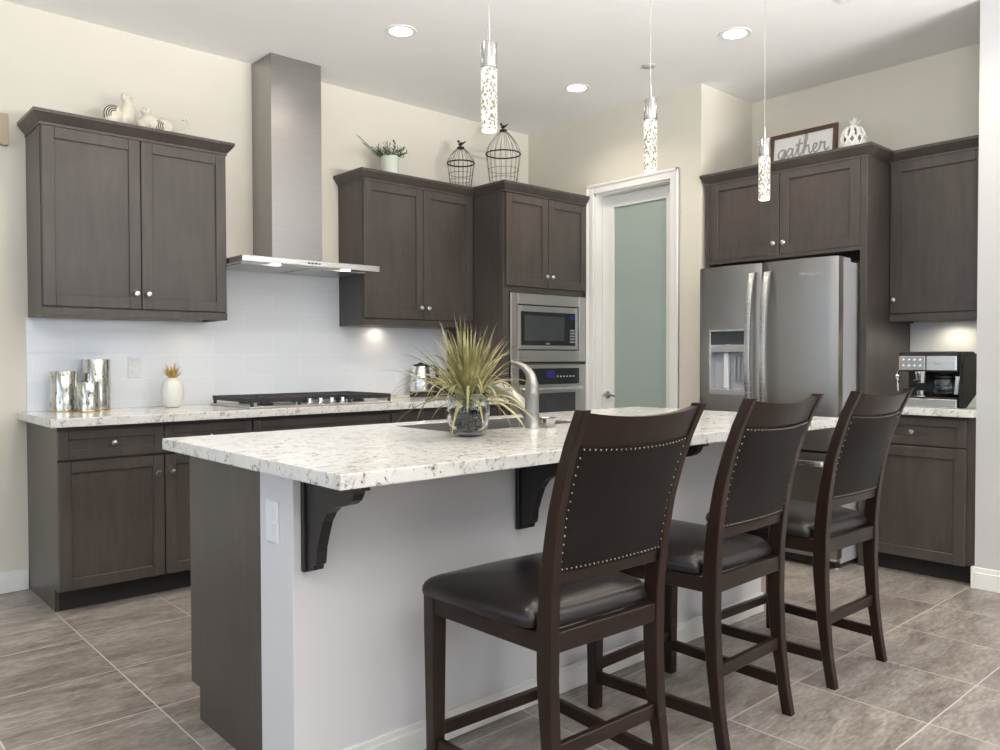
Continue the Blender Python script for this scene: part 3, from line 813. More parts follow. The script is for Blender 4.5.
RB = thing('base_cabinet', 'dark base cabinet with one drawer under the coffee machine', 'cabinet', (4.8, 1.67, 0))
MB().box(4.502, XA - .001, YS + .002, 1.945, .105, .866).build('body', 'cab', RB)
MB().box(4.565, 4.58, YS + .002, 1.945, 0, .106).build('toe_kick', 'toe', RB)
fRB = Face('-x', 4.500)
dd = shaker('drawer', fRB, 1.434, 1.941, .706, .852, RB, fw=.042); knob(fRB, 1.692, .775, dd)
shaker('door', fRB, 1.434, 1.941, .100, .698, RB, fw=.055)

# refrigerator
XD = 4.250; Y0, Y1, ZT = 2.003, 2.885, 1.725
RF = thing('refrigerator', 'stainless french door refrigerator with water dispenser', 'refrigerator', (4.6, 2.42, 0))
MB().box(XD + .095, XA - .06, Y0 + .006, Y1 - .006, .03, ZT - .022, bev=.004).build('case', 'fridge_side', RF)
m = MB(); m.box(XD + .12, XD + .22, Y0 + .02, Y0 + .10, ZT - .022, ZT + .004, bev=.004); m.box(XD + .12, XD + .22, Y1 - .10, Y1 - .02, ZT - .022, ZT + .004, bev=.004)
m.build('hinge_cover', 'fridge_side', RF)
yc = 2.455
def bowed(y0, y1, z0, z1, hole=None):
    """door panel slightly bowed outward; hole = (ya,yb,za,zb) cut through the skin"""
    m = MB(); N = 18
    ys = sorted(set([y0 + (y1 - y0) * i / N for i in range(N + 1)] + ([hole[0], hole[1]] if hole else [])))
    zs = [z0, z1] if not hole else [z0, hole[2], hole[3], z1]
    W = y1 - y0
    def xf(y):
        t = (y - (y0 + y1) / 2) / (W / 2); e = max(0, (abs(t) - .94) / .06)
        return XD + .020 * t * t + .012 * e * e
    g = {}
    for i, y in enumerate(ys):
        for k, z in enumerate(zs): g[i, k] = m.bm.verts.new((xf(y), y, z))
    for i in range(len(ys) - 1):
        for k in range(len(zs) - 1):
            if hole and k == 1 and ys[i] >= hole[0] - 1e-6 and ys[i + 1] <= hole[1] + 1e-6: continue
            m.bm.faces.new((g[i, k], g[i + 1, k], g[i + 1, k + 1], g[i, k + 1]))
    bk = {}
    for i, y in enumerate(ys):
        for k in (0, len(zs) - 1): bk[i, k] = m.bm.verts.new((XD + .088, y, zs[k]))
    K = len(zs) - 1; n = len(ys) - 1
    for i in range(n):
        m.bm.faces.new((g[i, 0], bk[i, 0], bk[i + 1, 0], g[i + 1, 0])); m.bm.faces.new((g[i, K], g[i + 1, K], bk[i + 1, K], bk[i, K]))
    for i in (0, n): m.bm.faces.new([g[i, k] for k in range(K + 1)] + [bk[i, K], bk[i, 0]])
    return m
HX = (yc + .085, yc + .085 + .250, .955, 1.335)    # dispenser recess
ld = bowed(yc + .004, Y1, .658, ZT, HX).build('left_door', 'fridge', RF, True)
rd = bowed(Y0, yc - .004, .658, ZT).build('right_door', 'fridge', RF, True)
fz = bowed(Y0, Y1, .065, .645).build('freezer_drawer', 'fridge', RF, True)
ya, yb, za, zb = HX
m = MB()
m.box(XD - .002, XD + .006, ya - .006, ya + .004, za - .006, zb + .006, bev=.001); m.box(XD - .002, XD + .006, yb - .004, yb + .006, za - .006, zb + .006, bev=.001)
m.box(XD - .002, XD + .006, ya, yb, zb - .004, zb + .006, bev=.001); m.box(XD - .002, XD + .010, ya, yb, za - .006, za + .028, bev=.001)
dp = m.build('dispenser', 'steel_light', ld)
m = MB(); m.box(XD + .060, XD + .066, ya, yb, za, zb); m.box(XD + .004, XD + .062, ya - .004, ya, za, zb); m.box(XD + .004, XD + .062, yb, yb + .004, za, zb)
m.box(XD + .004, XD + .062, ya, yb, za, za + .012); m.box(XD + .004, XD + .062, ya, yb, zb - .01, zb)
m.build('recess', 'light_grey', dp)
MB().box(XD + .001, XD + .058, ya + .001, yb - .001, zb - .128, zb - .002, bev=.002).build('control_glass', 'window_glass', dp)
m = MB(); m.box(XD + .000, XD + .02, ya + .001, yb - .001, zb - .128, zb - .085, bev=.001); m.build('nozzle_panel', 'steel_light', dp)
MB().box(XD + .020, XD + .045, yb - .112, yb - .080, za + .03, zb - .128, bev=.006).build('paddle', 'white_plastic', dp)
m = MB()
for i in range(4): m.lathe([(0, 0), (.012, 0), (.012, .15), (0, .15)], (XD + .045, ya + .02 + i * .028, za + .075), seg=10)
m.build('ice_chute', 'grey_plastic', dp)
def fridge_handle(y, par):
    pts = smooth_path([(XD + .012, y, 1.668), (XD - .020, y, 1.660), (XD - .048, y, 1.55), (XD - .066, y, 1.38), (XD - .073, y, 1.20), (XD - .066, y, 1.02), (XD - .048, y, .84), (XD - .020, y, .735), (XD + .012, y, .727)])
    m = MB(); rows = []
    for p in pts: rows.append([p + Vector((dx, dy, 0)) for dx, dy in ((-.008, -.017), (-.011, 0), (-.008, .017), (.008, .018), (.008, -.018))])
    m.rows(rows); m.build('handle', 'steel_light', par, True)
fridge_handle(yc + .038, ld); fridge_handle(yc - .058, rd)
pts = smooth_path([(XD + .008, Y0 + .05, .592), (XD - .045, Y0 + .06, .590), (XD - .066, Y0 + .24, .589), (XD - .070, yc, .588), (XD - .066, Y1 - .24, .589), (XD - .045, Y1 - .06, .590), (XD + .008, Y1 - .05, .592)])
m = MB(); m.rows([[p + Vector((dx, 0, dz)) for dx, dz in ((-.009, -.014), (-.011, 0), (-.009, .014), (.009, .016), (.009, -.016))] for p in pts])
m.build('handle', 'steel_light', fz, True)
text_mesh('Whirlpool', .028, 'logo', 'steel_light', rd, (XD - .0005, 2.155, 1.628), (0, -1, 0), (0, 0, 1))
m = MB(); m.box(XD + .05, XD + .10, Y0 + .02, Y1 - .02, .012, .062); gp = m.build('base_grille', 'black', RF)
for y in (Y0 + .03, Y1 - .03):
    m = MB(); m.lathe([(0, 0), (.022, 0), (.022, .012), (.010, .016), (.010, .05), (0, .05)], (XD + .075, y, 0), seg=16); m.box(XD + .04, XD + .10, y - .018, y + .018, .045, .066, bev=.004)
    m.build('foot', 'chrome', RF, True)

# coffee machine -------------------------------------------------------------
CX, CY0, CY1, CZ = 4.500, 1.482, 1.775, .907
CM = thing('coffee_machine', 'black and steel combination coffee machine on the small worktop', 'coffee machine', (4.64, 1.63, CZ))
fC = Face('-x', CX)
m = MB()
m.box(CY0, CY1, -.27, -.15, CZ + .001, CZ + .295, fC, .008); m.box(CY0 + .0, CY1, -.16, -.005, CZ + .19, CZ + .295, fC, .006)
m.box(CY0 - .016, CY0 + .010, -.27, -.03, CZ + .001, CZ + .285, fC, .010)
m.box(CY0, CY1, -.16, -.003, CZ + .045, CZ + .055, fC, .002)
body = m.build('body', 'black', CM)
MB().box(CY0 + .004, CY1 - .004, -.16, .0, CZ + .001, CZ + .046, fC, .003).build('base_front', 'steel_light', CM)
m = MB(); m.box(CY0 + .004, CY0 + .150, -.006, .004, CZ + .197, CZ + .272, fC, .003); m.build('brew_panel', 'steel_light', CM)
text_mesh('COFFEE', .018, 'logo', 'black', CM, (CX - .0045, CY0 + .095, CZ + .232), (0, -1, 0), (0, 0, 1)) if False else None
lg = MB()
for i, L in enumerate((.050, .034)): lg.box(CY0 + .095 - L / 2, CY0 + .095 + L / 2, .004, .0046, CZ + .236 - i * .012, CZ + .242 - i * .012, fC)
lg.build('logo', 'grey_plastic', CM)
pn = MB().box(CY0 + .156, CY1 - .004, -.006, .003, CZ + .197, CZ + .272, fC, .003).build('control_panel', 'steel', CM)
m = MB()
for i in range(4):
    for j in range(2): m.lathe([(0, 0), (.008, 0), (.008, .004), (0, .005)], fC(CY1 - .028 - i * .028, .003, CZ + .220 + j * .032), (-1, 0, 0), 12)
m.build('buttons', 'chrome', pn, True)
# espresso group, wand, portafilter
m = MB(); gy = CY1 - .095; g = fC(gy, -.062, 0)
m.lathe([(0, CZ + .155), (.030, CZ + .155), (.034, CZ + .175), (.034, CZ + .196), (0, CZ + .196)], (g.x, g.y, 0), seg=20)
m.lathe([(0, CZ + .128), (.026, CZ + .128), (.030, CZ + .155), (0, CZ + .156)], (g.x, g.y, 0), seg=20)
m.build('brew_head', 'chrome', CM, True)
m = MB(); m.tube([fC(gy, -.03, CZ + .142), fC(gy + .01, .045, CZ + .135)], [.009, .012], 10); m.build('portafilter_handle', 'black', CM, True)
m = MB(); m.tube(smooth_path([fC(CY1 + .002, -.06, CZ + .20), fC(CY1 + .014, -.04, CZ + .19), fC(CY1 + .014, -.03, CZ + .15), fC(CY1 + .012, -.03, CZ + .085)]), .005, 8)
m.ball(fC(CY1 + .016, -.03, CZ + .165), .016); m.build('steam_wand', 'chrome', CM, True)
m = MB(); m.lathe([(0, CZ + .055), (.038, CZ + .055), (.038, CZ + .060), (0, CZ + .060)], (g.x, g.y, 0), seg=20); m.lathe([(.012, CZ + .06), (.022, CZ + .062), (.024, CZ + .085), (.022, CZ + .085), (.019, CZ + .066), (0, CZ + .066)], (g.x, g.y, 0), seg=16)
m.build('espresso_cup_rest', 'chrome', CM, True)
# carafe
g = fC(CY0 + .080, -.075, 0)
cf = MB().lathe([(0, CZ + .058), (.050, CZ + .058), (.060, CZ + .075), (.062, CZ + .11), (.055, CZ + .145), (.044, CZ + .160), (.042, CZ + .160), (.053, CZ + .144), (.060, CZ + .11), (.058, CZ + .077), (.048, CZ + .061), (0, CZ + .061)], (g.x, g.y, 0), seg=28).build('carafe', 'glass', CM, 'full')
MB().lathe([(0, CZ + .062), (.047, CZ + .062), (.056, CZ + .08), (.056, CZ + .09), (0, CZ + .09)], (g.x, g.y, 0), seg=24).build('coffee', 'black', cf, True)
MB().lathe([(.045, CZ + .152), (.047, CZ + .152), (.047, CZ + .166), (.03, CZ + .176), (0, CZ + .178)], (g.x, g.y, 0), seg=24).build('lid', 'black', cf, True)
m = MB(); m.rows([[p + Vector((dx, dy, 0)) for dx, dy in ((-.007, -.007), (-.007, .007), (.007, .007), (.007, -.007))] for p in
                  smooth_path([fC(CY0 + .030, -.060, CZ + .160), fC(CY0 - .002, .000, CZ + .165), fC(CY0 - .006, .020, CZ + .13), fC(CY0 + .000, .016, CZ + .075)])])
m.build('handle', 'grey_plastic', cf, True)
# napkin wedge beside it
NP = MB(); NP.prism([(1.470, CZ + .001), (1.402, CZ + .001), (1.402, CZ + .095), (1.412, CZ + .090)], lambda y, z: Vector((4.60, y, z)), lambda y, z: Vector((4.74, y, z)))
NP.build('napkin', 'pot_green', None, label='pale folded napkin leaning against the right wall beside the coffee machine', category='napkin')

# ------------------------------------------------------------------ things on top of the cabinets
TOP = 2.361
# birds
def bird(label, pts, body_r, head, beak, wing, tail, loc):
    t = thing('bird_figurine', label, 'figurine', loc, 'ceramic birds on the wall cabinet')
    m = MB(); P = smooth_path(pts, 6); n = len(P) - 1
    rr = []
    for i in range(n + 1):
        u = i / n * (len(body_r) - 1); k = min(int(u), len(body_r) - 2); rr.append(body_r[k] + (body_r[k + 1] - body_r[k]) * (u - k))
    m.tube(P, rr, 16); m.ball(head, .026, .024, .025, 12)
    m.ball(pts[0], body_r[0], body_r[0], body_r[0], 12); m.ball(wing[0], *wing[1], 14)
    b = m.build('body', 'ceramic_cream', t, True)
    MB().tube(beak, [.008, .002], 8).build('beak', 'ceramic_cream', t, True)
    m = MB()
    (wx, wy, wz), (ra, rb_, rc) = wing[:2]
    for k in range(4):
        q = 1.0 - .2 * k; pts_ = []
        for a in range(9):
            th = wing[2] + wing[3] * a / 8
            u, v = .92 * q * math.cos(th), .92 * q * math.sin(th)
            pts_.append((wx + ra * u, wy - rb_ * math.sqrt(max(.02, 1 - u * u - v * v)) - .001, wz + rc * v))
        m.tube(pts_, .0024, 6)
    m.ball((head[0] - .006, head[1] - .024, head[2] + .004), .003)
    m.build('wing_stripes', 'wire', t, True)
    MB().tube(smooth_path(tail, 6), [.012] + [.0075] * (6 * (len(tail) - 1) - 1) + [.004], 8).build('tail', 'ceramic_cream', t, True)
by = 4.43
bird('cream ceramic bird with upright neck, left one of the pair', [(1.27, by, 2.400), (1.315, by, 2.412), (1.355, by, 2.430), (1.375, by, 2.47), (1.372, by, 2.515), (1.366, by, 2.535)],
     [.014, .040, .048, .038, .024, .020], (1.364, by - .004, 2.540), [(1.376, by - .01, 2.545), (1.402, by - .02, 2.536)],
     ((1.292, by - .034, 2.425), (.052, .026, .052), PI * 1.15, -PI * .75),
     [(1.285, by, 2.405), (1.245, by, 2.392), (1.215, by + .01, 2.400)], (1.33, by, TOP))
bird('cream ceramic bird with a curled up tail, right one of the pair', [(1.445, by, 2.412), (1.475, by, 2.425), (1.515, by, 2.415), (1.56, by, 2.400), (1.60, by, 2.392)],
     [.030, .048, .050, .036, .016], (1.462, by - .01, 2.484), [(1.450, by - .025, 2.480), (1.425, by - .04, 2.470)],
     ((1.548, by - .034, 2.412), (.052, .026, .044), PI * .72, PI * .62),
     [(1.58, by, 2.395), (1.63, by, 2.402), (1.67, by, 2.420), (1.690, by, 2.450), (1.685, by, 2.482), (1.668, by, 2.490), (1.660, by, 2.475)], (1.52, by, TOP))
# potted plant
px, py = 3.030, 4.45
PP = thing('potted_plant', 'small green plant in a pale pot on the wall cabinet', 'plant', (px, py, TOP))
MB().lathe([(0, 0), (.052, 0), (.057, .004), (.062, .148), (.057, .150), (.054, .138), (0, .136)], (px, py, TOP), seg=32).build('pot', 'pot_green', PP, True)
m = MB(); rnd = random.Random(5)
for k in range(46):
    a = rnd.random() * 2 * PI; L = rnd.uniform(.05, .10); el = rnd.uniform(.3, 1.3); s = Vector((px + .04 * math.cos(a), py + .04 * math.sin(a), TOP + .137))
    d = Vector((math.cos(a) * math.cos(el), math.sin(a) * math.cos(el), math.sin(el)))
    m.tube([s, s + d * L], [.0016, .001], 4)
    for j in range(7):
        b = rnd.random() * 2 * PI; q = s + d * L * (.25 + .75 * j / 6)
        m.blade(q, d + Vector((math.cos(b), math.sin(b), .2)) * .9, rnd.uniform(.022, .036), rnd.uniform(.006, .010), .4, 3)
for tip in ((-.215, 0, .105), (-.190, -.03, .055)):
    s = Vector((px - .03, py, TOP + .14)); e = s + Vector(tip); md = (s + e) / 2 + Vector((0, 0, -.012)); P = smooth_path([s, md, e], 8); m.tube(P, .0016, 4)
    for q in P[3:]:
        for sg in (-1, 1): m.blade(q, Vector((-.6, sg * .5, .45 * sg)), .026, .006, .3, 3)
P = smooth_path([(px + .03, py, TOP + .14), (px + .045, py, TOP + .20), (px + .04, py, TOP + .245), (px + .028, py, TOP + .262)], 6); m.tube(P, .0015, 4)
for q in P[12:]: m.ball(q, .006, .005, .007, 6)
m.build('foliage', 'green', PP)
# birdcages
def cage(label, cx, cy, r, zr, ztop, rb, loc):
    t = thing('birdcage', label, 'birdcage', loc, 'wire birdcages on the cabinets')
    z0 = TOP + .002; zd = ztop - .052
    m = MB(); N = 18
    def rad(z):
        if z <= zr: return rb + (r - rb) * (z - z0) / (zr - z0)
        u = (z - zr) / (zd - zr); return r * (1 - u ** 1.75) * (1 - .12 * u) + .016 * u
    zs = [z0 + (zr - z0) * i / 4 for i in range(4)] + [zr + (zd - zr) * i / 12 for i in range(13)]
    for k in range(N):
        a = 2 * PI * k / N; m.tube([(cx + rad(z) * math.cos(a), cy + rad(z) * math.sin(a), z) for z in zs], .0012, 5)
    m.build('bars', 'wire', t)
    m = MB(); m.ring((cx, cy, zr), r, .0050, 40, 6); m.ring((cx, cy, z0 + .003), rb, .003, 36, 6)
    for q in (.40, .62): z = z0 + (zr - z0) * q; m.ring((cx, cy, z), rad(z), .0014, 36, 5)
    m.build('hoop', 'wire', t, True)
    m = MB(); m.lathe([(0, zd - .008), (.026, zd - .008), (.028, zd), (.018, zd + .006), (.006, zd + .012), (0, zd + .014)], (cx, cy, 0), seg=16); m.build('cap', 'wire', t, True)
    m = MB(); zb = zd + .026
    m.ball((cx, cy, zb), .024, .012, .012, 10, Matrix.Rotation(-.4, 3, 'Y')); m.ball((cx - .020, cy, zb + .014), .0095)
    m.tube([(cx + .010, cy, zb), (cx + .045, cy, zb + .026)], [.008, .004], 6); m.tube([(cx - .027, cy, zb + .014), (cx - .038, cy, zb + .016)], [.004, .001], 5)
    m.build('bird_finial', 'wire', t, True)
cage('smaller wire birdcage, left one of the two', 3.640, 4.455, .097, 2.566, 2.730, .070, (3.64, 4.455, TOP))
cage('larger wire birdcage on the tall oven cabinet', 3.955, 4.35, .126, 2.664, 2.890, .090, (3.955, 4.35, TOP))
# sign
TOPF = 2.349
SG = thing('framed_sign', 'brown framed white sign reading gather on the fridge cabinet', 'sign', (4.84, 2.50, TOPF))
lean = .10
def fS(a, d, z): return Vector((4.83 + z * lean - d, 2.722 - a, TOPF + z))
W, H, b = .446, .265, .026
m = MB(); m.box(0, b, 0, .022, 0, H, fS, .002); m.box(W - b, W, 0, .022, 0, H, fS, .002); m.box(b, W - b, 0, .022, 0, b, fS, .002); m.box(b, W - b, 0, .022, H - b, H, fS, .002)
m.build('frame', 'frame_brown', SG)
MB().box(b - .003, W - b + .003, .002, .010, b - .003, H - b + .003, fS).build('board', 'sign_white', SG)
strokes = [[(.95, .85), (.55, 1.0), (.12, .62), (.25, .06), (.7, .2), (.98, .95), (.95, -.1), (.7, -.85), (.25, -.8), (.45, -.25), (1.25, .25)],
           [(1.95, .85), (1.55, 1.0), (1.2, .5), (1.4, .02), (1.8, .3), (2.0, .92), (1.95, .2), (2.15, .0), (2.4, .3)],
           [(2.4, .3), (2.72, 1.2), (2.86, 1.95), (2.74, 1.0), (2.74, .2), (2.95, 0), (3.2, .3)], [(2.35, 1.25), (2.8, 1.32), (3.25, 1.4)],
           [(3.2, .3), (3.62, 1.3), (3.8, 2.15), (3.58, 2.3), (3.45, 1.3), (3.4, 0)], [(3.42, .3), (3.7, .92), (4.0, .9), (4.05, .3), (4.25, 0), (4.5, .25)],
           [(4.5, .25), (4.9, .6), (5.02, .95), (4.72, 1.0), (4.55, .5), (4.78, .02), (5.2, .2), (5.42, .55)],
           [(5.42, .55), (5.52, 1.12), (5.68, .92), (6.0, .98), (5.98, .4), (6.12, .02), (6.55, .25)]]
m = MB(); sc_ = .0525
for s in strokes:
    m.tube([fS(.052 + x * sc_, .0105, .108 + y * .054) for x, y in [(p.x, p.y) for p in smooth_path([(x, y, 0) for x, y in s], 6)]], .0055, 6)
m.build('lettering', 'letter_grey', SG)
# lattice jar
JX, JY = 4.70, 2.118
JR = thing('lattice_jar', 'white openwork ceramic jar on the fridge cabinet beside the sign', 'jar', (JX, JY, TOPF))
m = MB(); R0 = .067; RZ = .086; cz = TOPF + .092
m.lathe([(0, 0), (.045, 0), (.048, .006), (.044, .014), (0, .014)], (JX, JY, TOPF), seg=24)
def sph(th, ph): return Vector((JX + R0 * math.cos(ph) * math.cos(th), JY + R0 * math.cos(ph) * math.sin(th), cz + RZ * math.sin(ph)))
for ph in (-.98, 1.0): m.ring((JX, JY, cz + RZ * math.sin(ph)), R0 * math.cos(ph), .007, 28, 6)
for k in range(10):
    a = 2 * PI * k / 10
    for sg in (1, -1):
        m.tube([sph(a + sg * (.30 * math.sin(2.2 * u) + .1 * u), -1.0 + 2.0 * (u + 1) / 2) for u in [-1 + i / 8 for i in range(17)]], .0085, 6)
    for q, pc in ((0, -.42), (1, .42)):
        a2 = a + q * .31
        m.tube([sph(a2 + .17 * (1 - i / 14) * math.cos(i * .75), pc + .25 * (1 - i / 14) * math.sin(i * .75)) for i in range(13)], .0070, 6)
m.build('body', 'ceramic', JR, True)
MB().ball((JX, JY, cz), .050, .050, .066, 14).build('inner_vessel', 'grey_plastic', JR, 'full')
m = MB(); m.lathe([(.038, cz + .068), (.036, cz + .078), (.018, cz + .088), (0, cz + .090)], (JX, JY, 0), seg=20)
for k in range(12):
    a = 2 * PI * k / 12; m.blade((JX + .008 * math.cos(a), JY + .008 * math.sin(a), cz + .084), (math.cos(a), math.sin(a), 1.0 + (k % 3) * .8), .062, .020, .5, 5)
m.build('leafy_lid', 'ceramic', JR)

# ------------------------------------------------------------------ things on the range worktop
CZR = .9075
def canister(label, cx, cy, r, h):
    t = thing('candle_holder', label, 'candle holder', (cx, cy, CZR), 'mercury glass holders')
    MB().lathe([(0, 0), (r - .003, 0), (r, .003), (r, h - .002), (r - .001, h), (r - .003, h - .001), (r - .004, .006), (0, .006)], (cx, cy, CZR), seg=40).build('glass', 'mercury', t, True)
    MB().lathe([(r - .001, .0), (r + .001, .001), (r + .001, .006), (r - .001, .007)], (cx, cy, CZR), seg=40).build('foot_rim', 'gold', t, True)
canister('medium silver mercury glass holder, leftmost of the three', 1.078, 4.530, .063, .205)
canister('tallest silver mercury glass holder, at the back right of the three', 1.238, 4.552, .067, .265)
canister('shortest silver mercury glass holder, in front of the other two', 1.160, 4.405, .051, .150)
# pineapple
qx, qy = 1.604, 4.475
PA = thing('pineapple_ornament', 'white pineapple ornament with gold leaves on the worktop', 'ornament', (qx, qy, CZR))
m = MB(); rows = []; seg = 40
prof = [(.030, 0), (.038, .004), (.052, .035), (.060, .075), (.058, .110), (.048, .140), (.034, .158), (.022, .163)]
for i, (r, z) in enumerate(prof):
    rows.append([Vector((qx + r * (1 + .035 * math.cos(10 * a + z * 38)) * math.cos(a), qy + r * (1 + .035 * math.cos(10 * a + z * 38)) * math.sin(a), CZR + z)) for a in [2 * PI * k / seg for k in range(seg)]])
m.rows(rows); m.build('body', 'ceramic', PA, True)
m = MB(); rnd = random.Random(2)
for k in range(22):
    a = k * 2.399; el = 1.35 - .035 * k
    d = Vector((math.cos(a) * math.cos(el), math.sin(a) * math.cos(el), math.sin(el)))
    m.blade((qx + .010 * math.cos(a), qy + .010 * math.sin(a), CZR + .158), d, .095 - .0018 * k, .020, .12, 5)
m.build('leaves', 'gold', PA)
# kettle
kx, ky = 3.325, 4.520
KT = thing('kettle', 'stainless electric kettle with black base beside the grass plant', 'kettle', (kx, ky, CZR))
MB().lathe([(0, .036), (.074, .036), (.076, .05), (.068, .14), (.058, .200), (.054, .212), (0, .213)], (kx, ky, CZR), seg=32).build('body', 'steel_light', KT, True)
MB().lathe([(0, 0), (.080, 0), (.080, .012), (.075, .018), (.076, .036), (0, .037)], (kx, ky, CZR), seg=32).build('base', 'black', KT, True)
MB().lathe([(.054, .212), (.050, .222), (.020, .229), (.014, .236), (0, .238)], (kx, ky, CZR), seg=28).build('lid', 'black', KT, True)
m = MB(); m.rows([[p + Vector((dx, dy, 0)) for dx, dy in ((-.010, -.008), (-.010, .008), (.010, .008), (.010, -.008))] for p in
                  smooth_path([(kx + .045, ky - .02, CZR + .205), (kx + .085, ky - .035, CZR + .215), (kx + .110, ky - .045, CZR + .17), (kx + .100, ky - .04, CZR + .10), (kx + .072, ky - .03, CZR + .065)])])
m.build('handle', 'black', KT, True)
m = MB(); m.prism([(-.018, .16), (.018, .16), (.024, .208), (-.024, .208)], lambda p, z: Vector((kx - .055, ky + p, CZR + z)), lambda p, z: Vector((kx - .085 if z > .18 else kx - .06, ky + p * .4, CZR + z)))
m.build('spout', 'steel_light', KT)
m = MB(); m.tube(smooth_path([(kx + .05, ky - .03, CZR + .215), (kx + .0, ky - .02, CZR + .262), (kx - .06, ky, CZR + .235)], 8), .0014, 5); m.bm.free()
# dark appliance with dial
AP = thing('toaster', 'low dark appliance with a pale round dial behind the grass plant', 'toaster', (3.535, 4.53, CZR))
MB().box(3.495, 3.635, 4.44, 4.62, CZR + .004, CZR + .125, bev=.014, seg=3).build('body', 'dark_appliance', AP, True)
MB().lathe([(0, 0), (.030, 0), (.030, .008), (.026, .012), (0, .012)], (3.530, 4.44, CZR + .062), (0, -1, 0), 24).build('dial', 'grey_plastic', AP, True)
m = MB()
for y in (4.495, 4.545): m.box(3.515, 3.615, y - .009, y + .009, CZR + .1245, CZR + .1265)
m.build('slots', 'black', AP)
m = MB()
for x in (3.51, 3.62):
    for y in (4.455, 4.605): m.lathe([(0, 0), (.008, 0), (.008, .005), (0, .005)], (x, y, CZR), seg=10)
m.build('feet', 'black', AP)
# block of knives standing dark behind plant
MB().box(2.98, 3.22, 4.50, 4.62, CZR, CZR + .012, bev=.003).build('cutting_board', 'pale_wood', None, label='pale board lying on the worktop left of the kettle', category='cutting board')
SR = thing('spoon_rest', 'small metal spoon rest right of the cooktop', 'spoon rest', (2.93, 4.40, CZR))
m = MB(); m.lathe([(0, .002), (.030, .002), (.040, .014), (.038, .015), (.028, .005), (0, .004)], (2.915, 4.40, CZR), seg=24)
m.build('bowl', 'nickel', SR, True)
m = MB(); m.rows([[p + Vector((0, dy, dz)) for dy, dz in ((-.010, 0), (.010, 0), (.010, .004), (-.010, .004))] for p in smooth_path([(2.945, 4.40, CZR + .009), (2.99, 4.40, CZR + .018), (3.03, 4.40, CZR + .012)])])
m.build('handle', 'nickel', SR, True)

# ------------------------------------------------------------------ lights
def spot(name, loc, power, size=.06, color=(1, .86, .66), ang=2.2, blend=.8, parent=None):
    d = bpy.data.lights.new(name, 'SPOT'); d.energy = power; d.color = color; d.spot_size = ang; d.spot_blend = blend; d.shadow_soft_size = size
    o = bpy.data.objects.new(name, d); COL.objects.link(o); o.location = loc
    if parent is not None: o.parent = parent; o.location = Vector(loc) - parent.location
    return o
WARM = (1.0, .88, .70)
for (x, y, lab) in ((2.55, 3.633, 'recessed ceiling light nearest the range hood'), (3.95, 3.620, 'recessed ceiling light in front of the pantry door'),
                    (3.946, 2.437, 'recessed ceiling light in front of the refrigerator'),
                    (2.55, 2.437, ''), (1.15, 3.633, ''), (1.15, 2.437, ''), (1.15, 1.24, ''), (2.55, 1.24, ''), (3.95, 1.24, '')):
    if not lab:      # unseen lamps added on the same grid to warm and brighten the walls
        struct('added_lamp', MB().lathe([(0, -.0025), (.064, -.0025), (.085, -.004), (.088, .0), (0, 0)], (x, y, ZC), seg=36), 'lamp')
        spot('ceiling_lamp', (x, y, ZC - .02), 24, .06, WARM, 2.6, .9); continue
    t = thing('ceiling_light', lab, 'ceiling light', (x, y, ZC), 'recessed ceiling lights')
    MB().lathe([(.055, -.002), (.085, -.004), (.088, -.001), (.088, .0)], (x, y, ZC), seg=36).build('trim_ring', 'trim', t, True)
    MB().lathe([(0, -.0025), (.064, -.0025), (.064, -.0005), (0, -.0005)], (x, y, ZC), seg=36).build('lens', 'lamp', t)
    spot('ceiling_lamp', (x, y, ZC - .02), 24, .06, WARM, 2.6, .9, t)
# pendants
def pendant(x, label):
    y = 1.95; t = thing('pendant_light', label, 'pendant light', (x, y, ZC), 'bubble glass pendants over the island')
    MB().lathe([(0, 0), (.060, 0), (.060, -.018), (.055, -.022), (0, -.022)], (x, y, ZC), seg=28).build('canopy', 'satin', t, True)
    MB().tube([(x, y, ZC - .02), (x, y, 2.240)], .0010, 6).build('cable', 'steel_light', t)
    MB().tube([(x, y, 2.242), (x, y, 2.182)], .0055, 10).build('stem', 'satin', t, True)
    MB().lathe([(0, 2.186), (.0245, 2.186), (.0265, 2.183), (.0265, 2.106), (.024, 2.104), (0, 2.104)], (x, y, 0), seg=28).build('cap', 'satin', t, True)
    c = MB().lathe([(0, 2.1035), (.0255, 2.1035), (.0262, 2.101), (.0262, 1.909), (.0255, 1.907), (0, 1.907)], (x, y, 0), seg=28).build('crystal', 'crystal', t, True)
    MB().lathe([(0, 1.9068), (.0235, 1.9068), (.022, 1.904), (0, 1.903)], (x, y, 0), seg=24).build('end_glow', 'crystal_end', t, True)
pendant(1.712, 'bubble glass pendant light hanging nearest the camera, leftmost of three')
pendant(2.554, 'bubble glass pendant light hanging in front of the pantry door, middle of three')
pendant(3.411, 'bubble glass pendant light hanging in front of the fridge cabinet, rightmost of three')
# under-cabinet lamps
def puck(label, x, y, z, power, ang=2.4):
    t = thing('puck_light', label, 'light', (x, y, z), 'lights under the wall cabinets')
    MB().lathe([(0, 0), (.032, 0), (.032, -.008), (.026, -.010), (0, -.010)], (x, y, z), seg=24).build('housing', 'nickel', t, True)
    MB().lathe([(0, -.0103), (.022, -.0103), (.020, -.0125), (0, -.0130)], (x, y, z), seg=20).build('lens', 'lamp_soft', t)
    spot('puck_lamp', (x, y, z - .02), power, .02, (1, .86, .62), ang, .7, t)
puck('small puck light under the wall cabinet right of the hood', 3.02, 4.56, 1.417, .75, 3.0)
puck('small puck light under the wall cabinet left of the hood', 1.72, 4.48, 1.417, .6, 2.9)
puck('small puck light under the wall cabinet above the coffee machine', 4.98, 1.67, 1.407, 2.2, 2.9)
for x in (2.08, 2.53): spot('hood_spot', (x, 4.195, 1.69), 1.0, .03, (1, .93, .82), 2.2, .7)

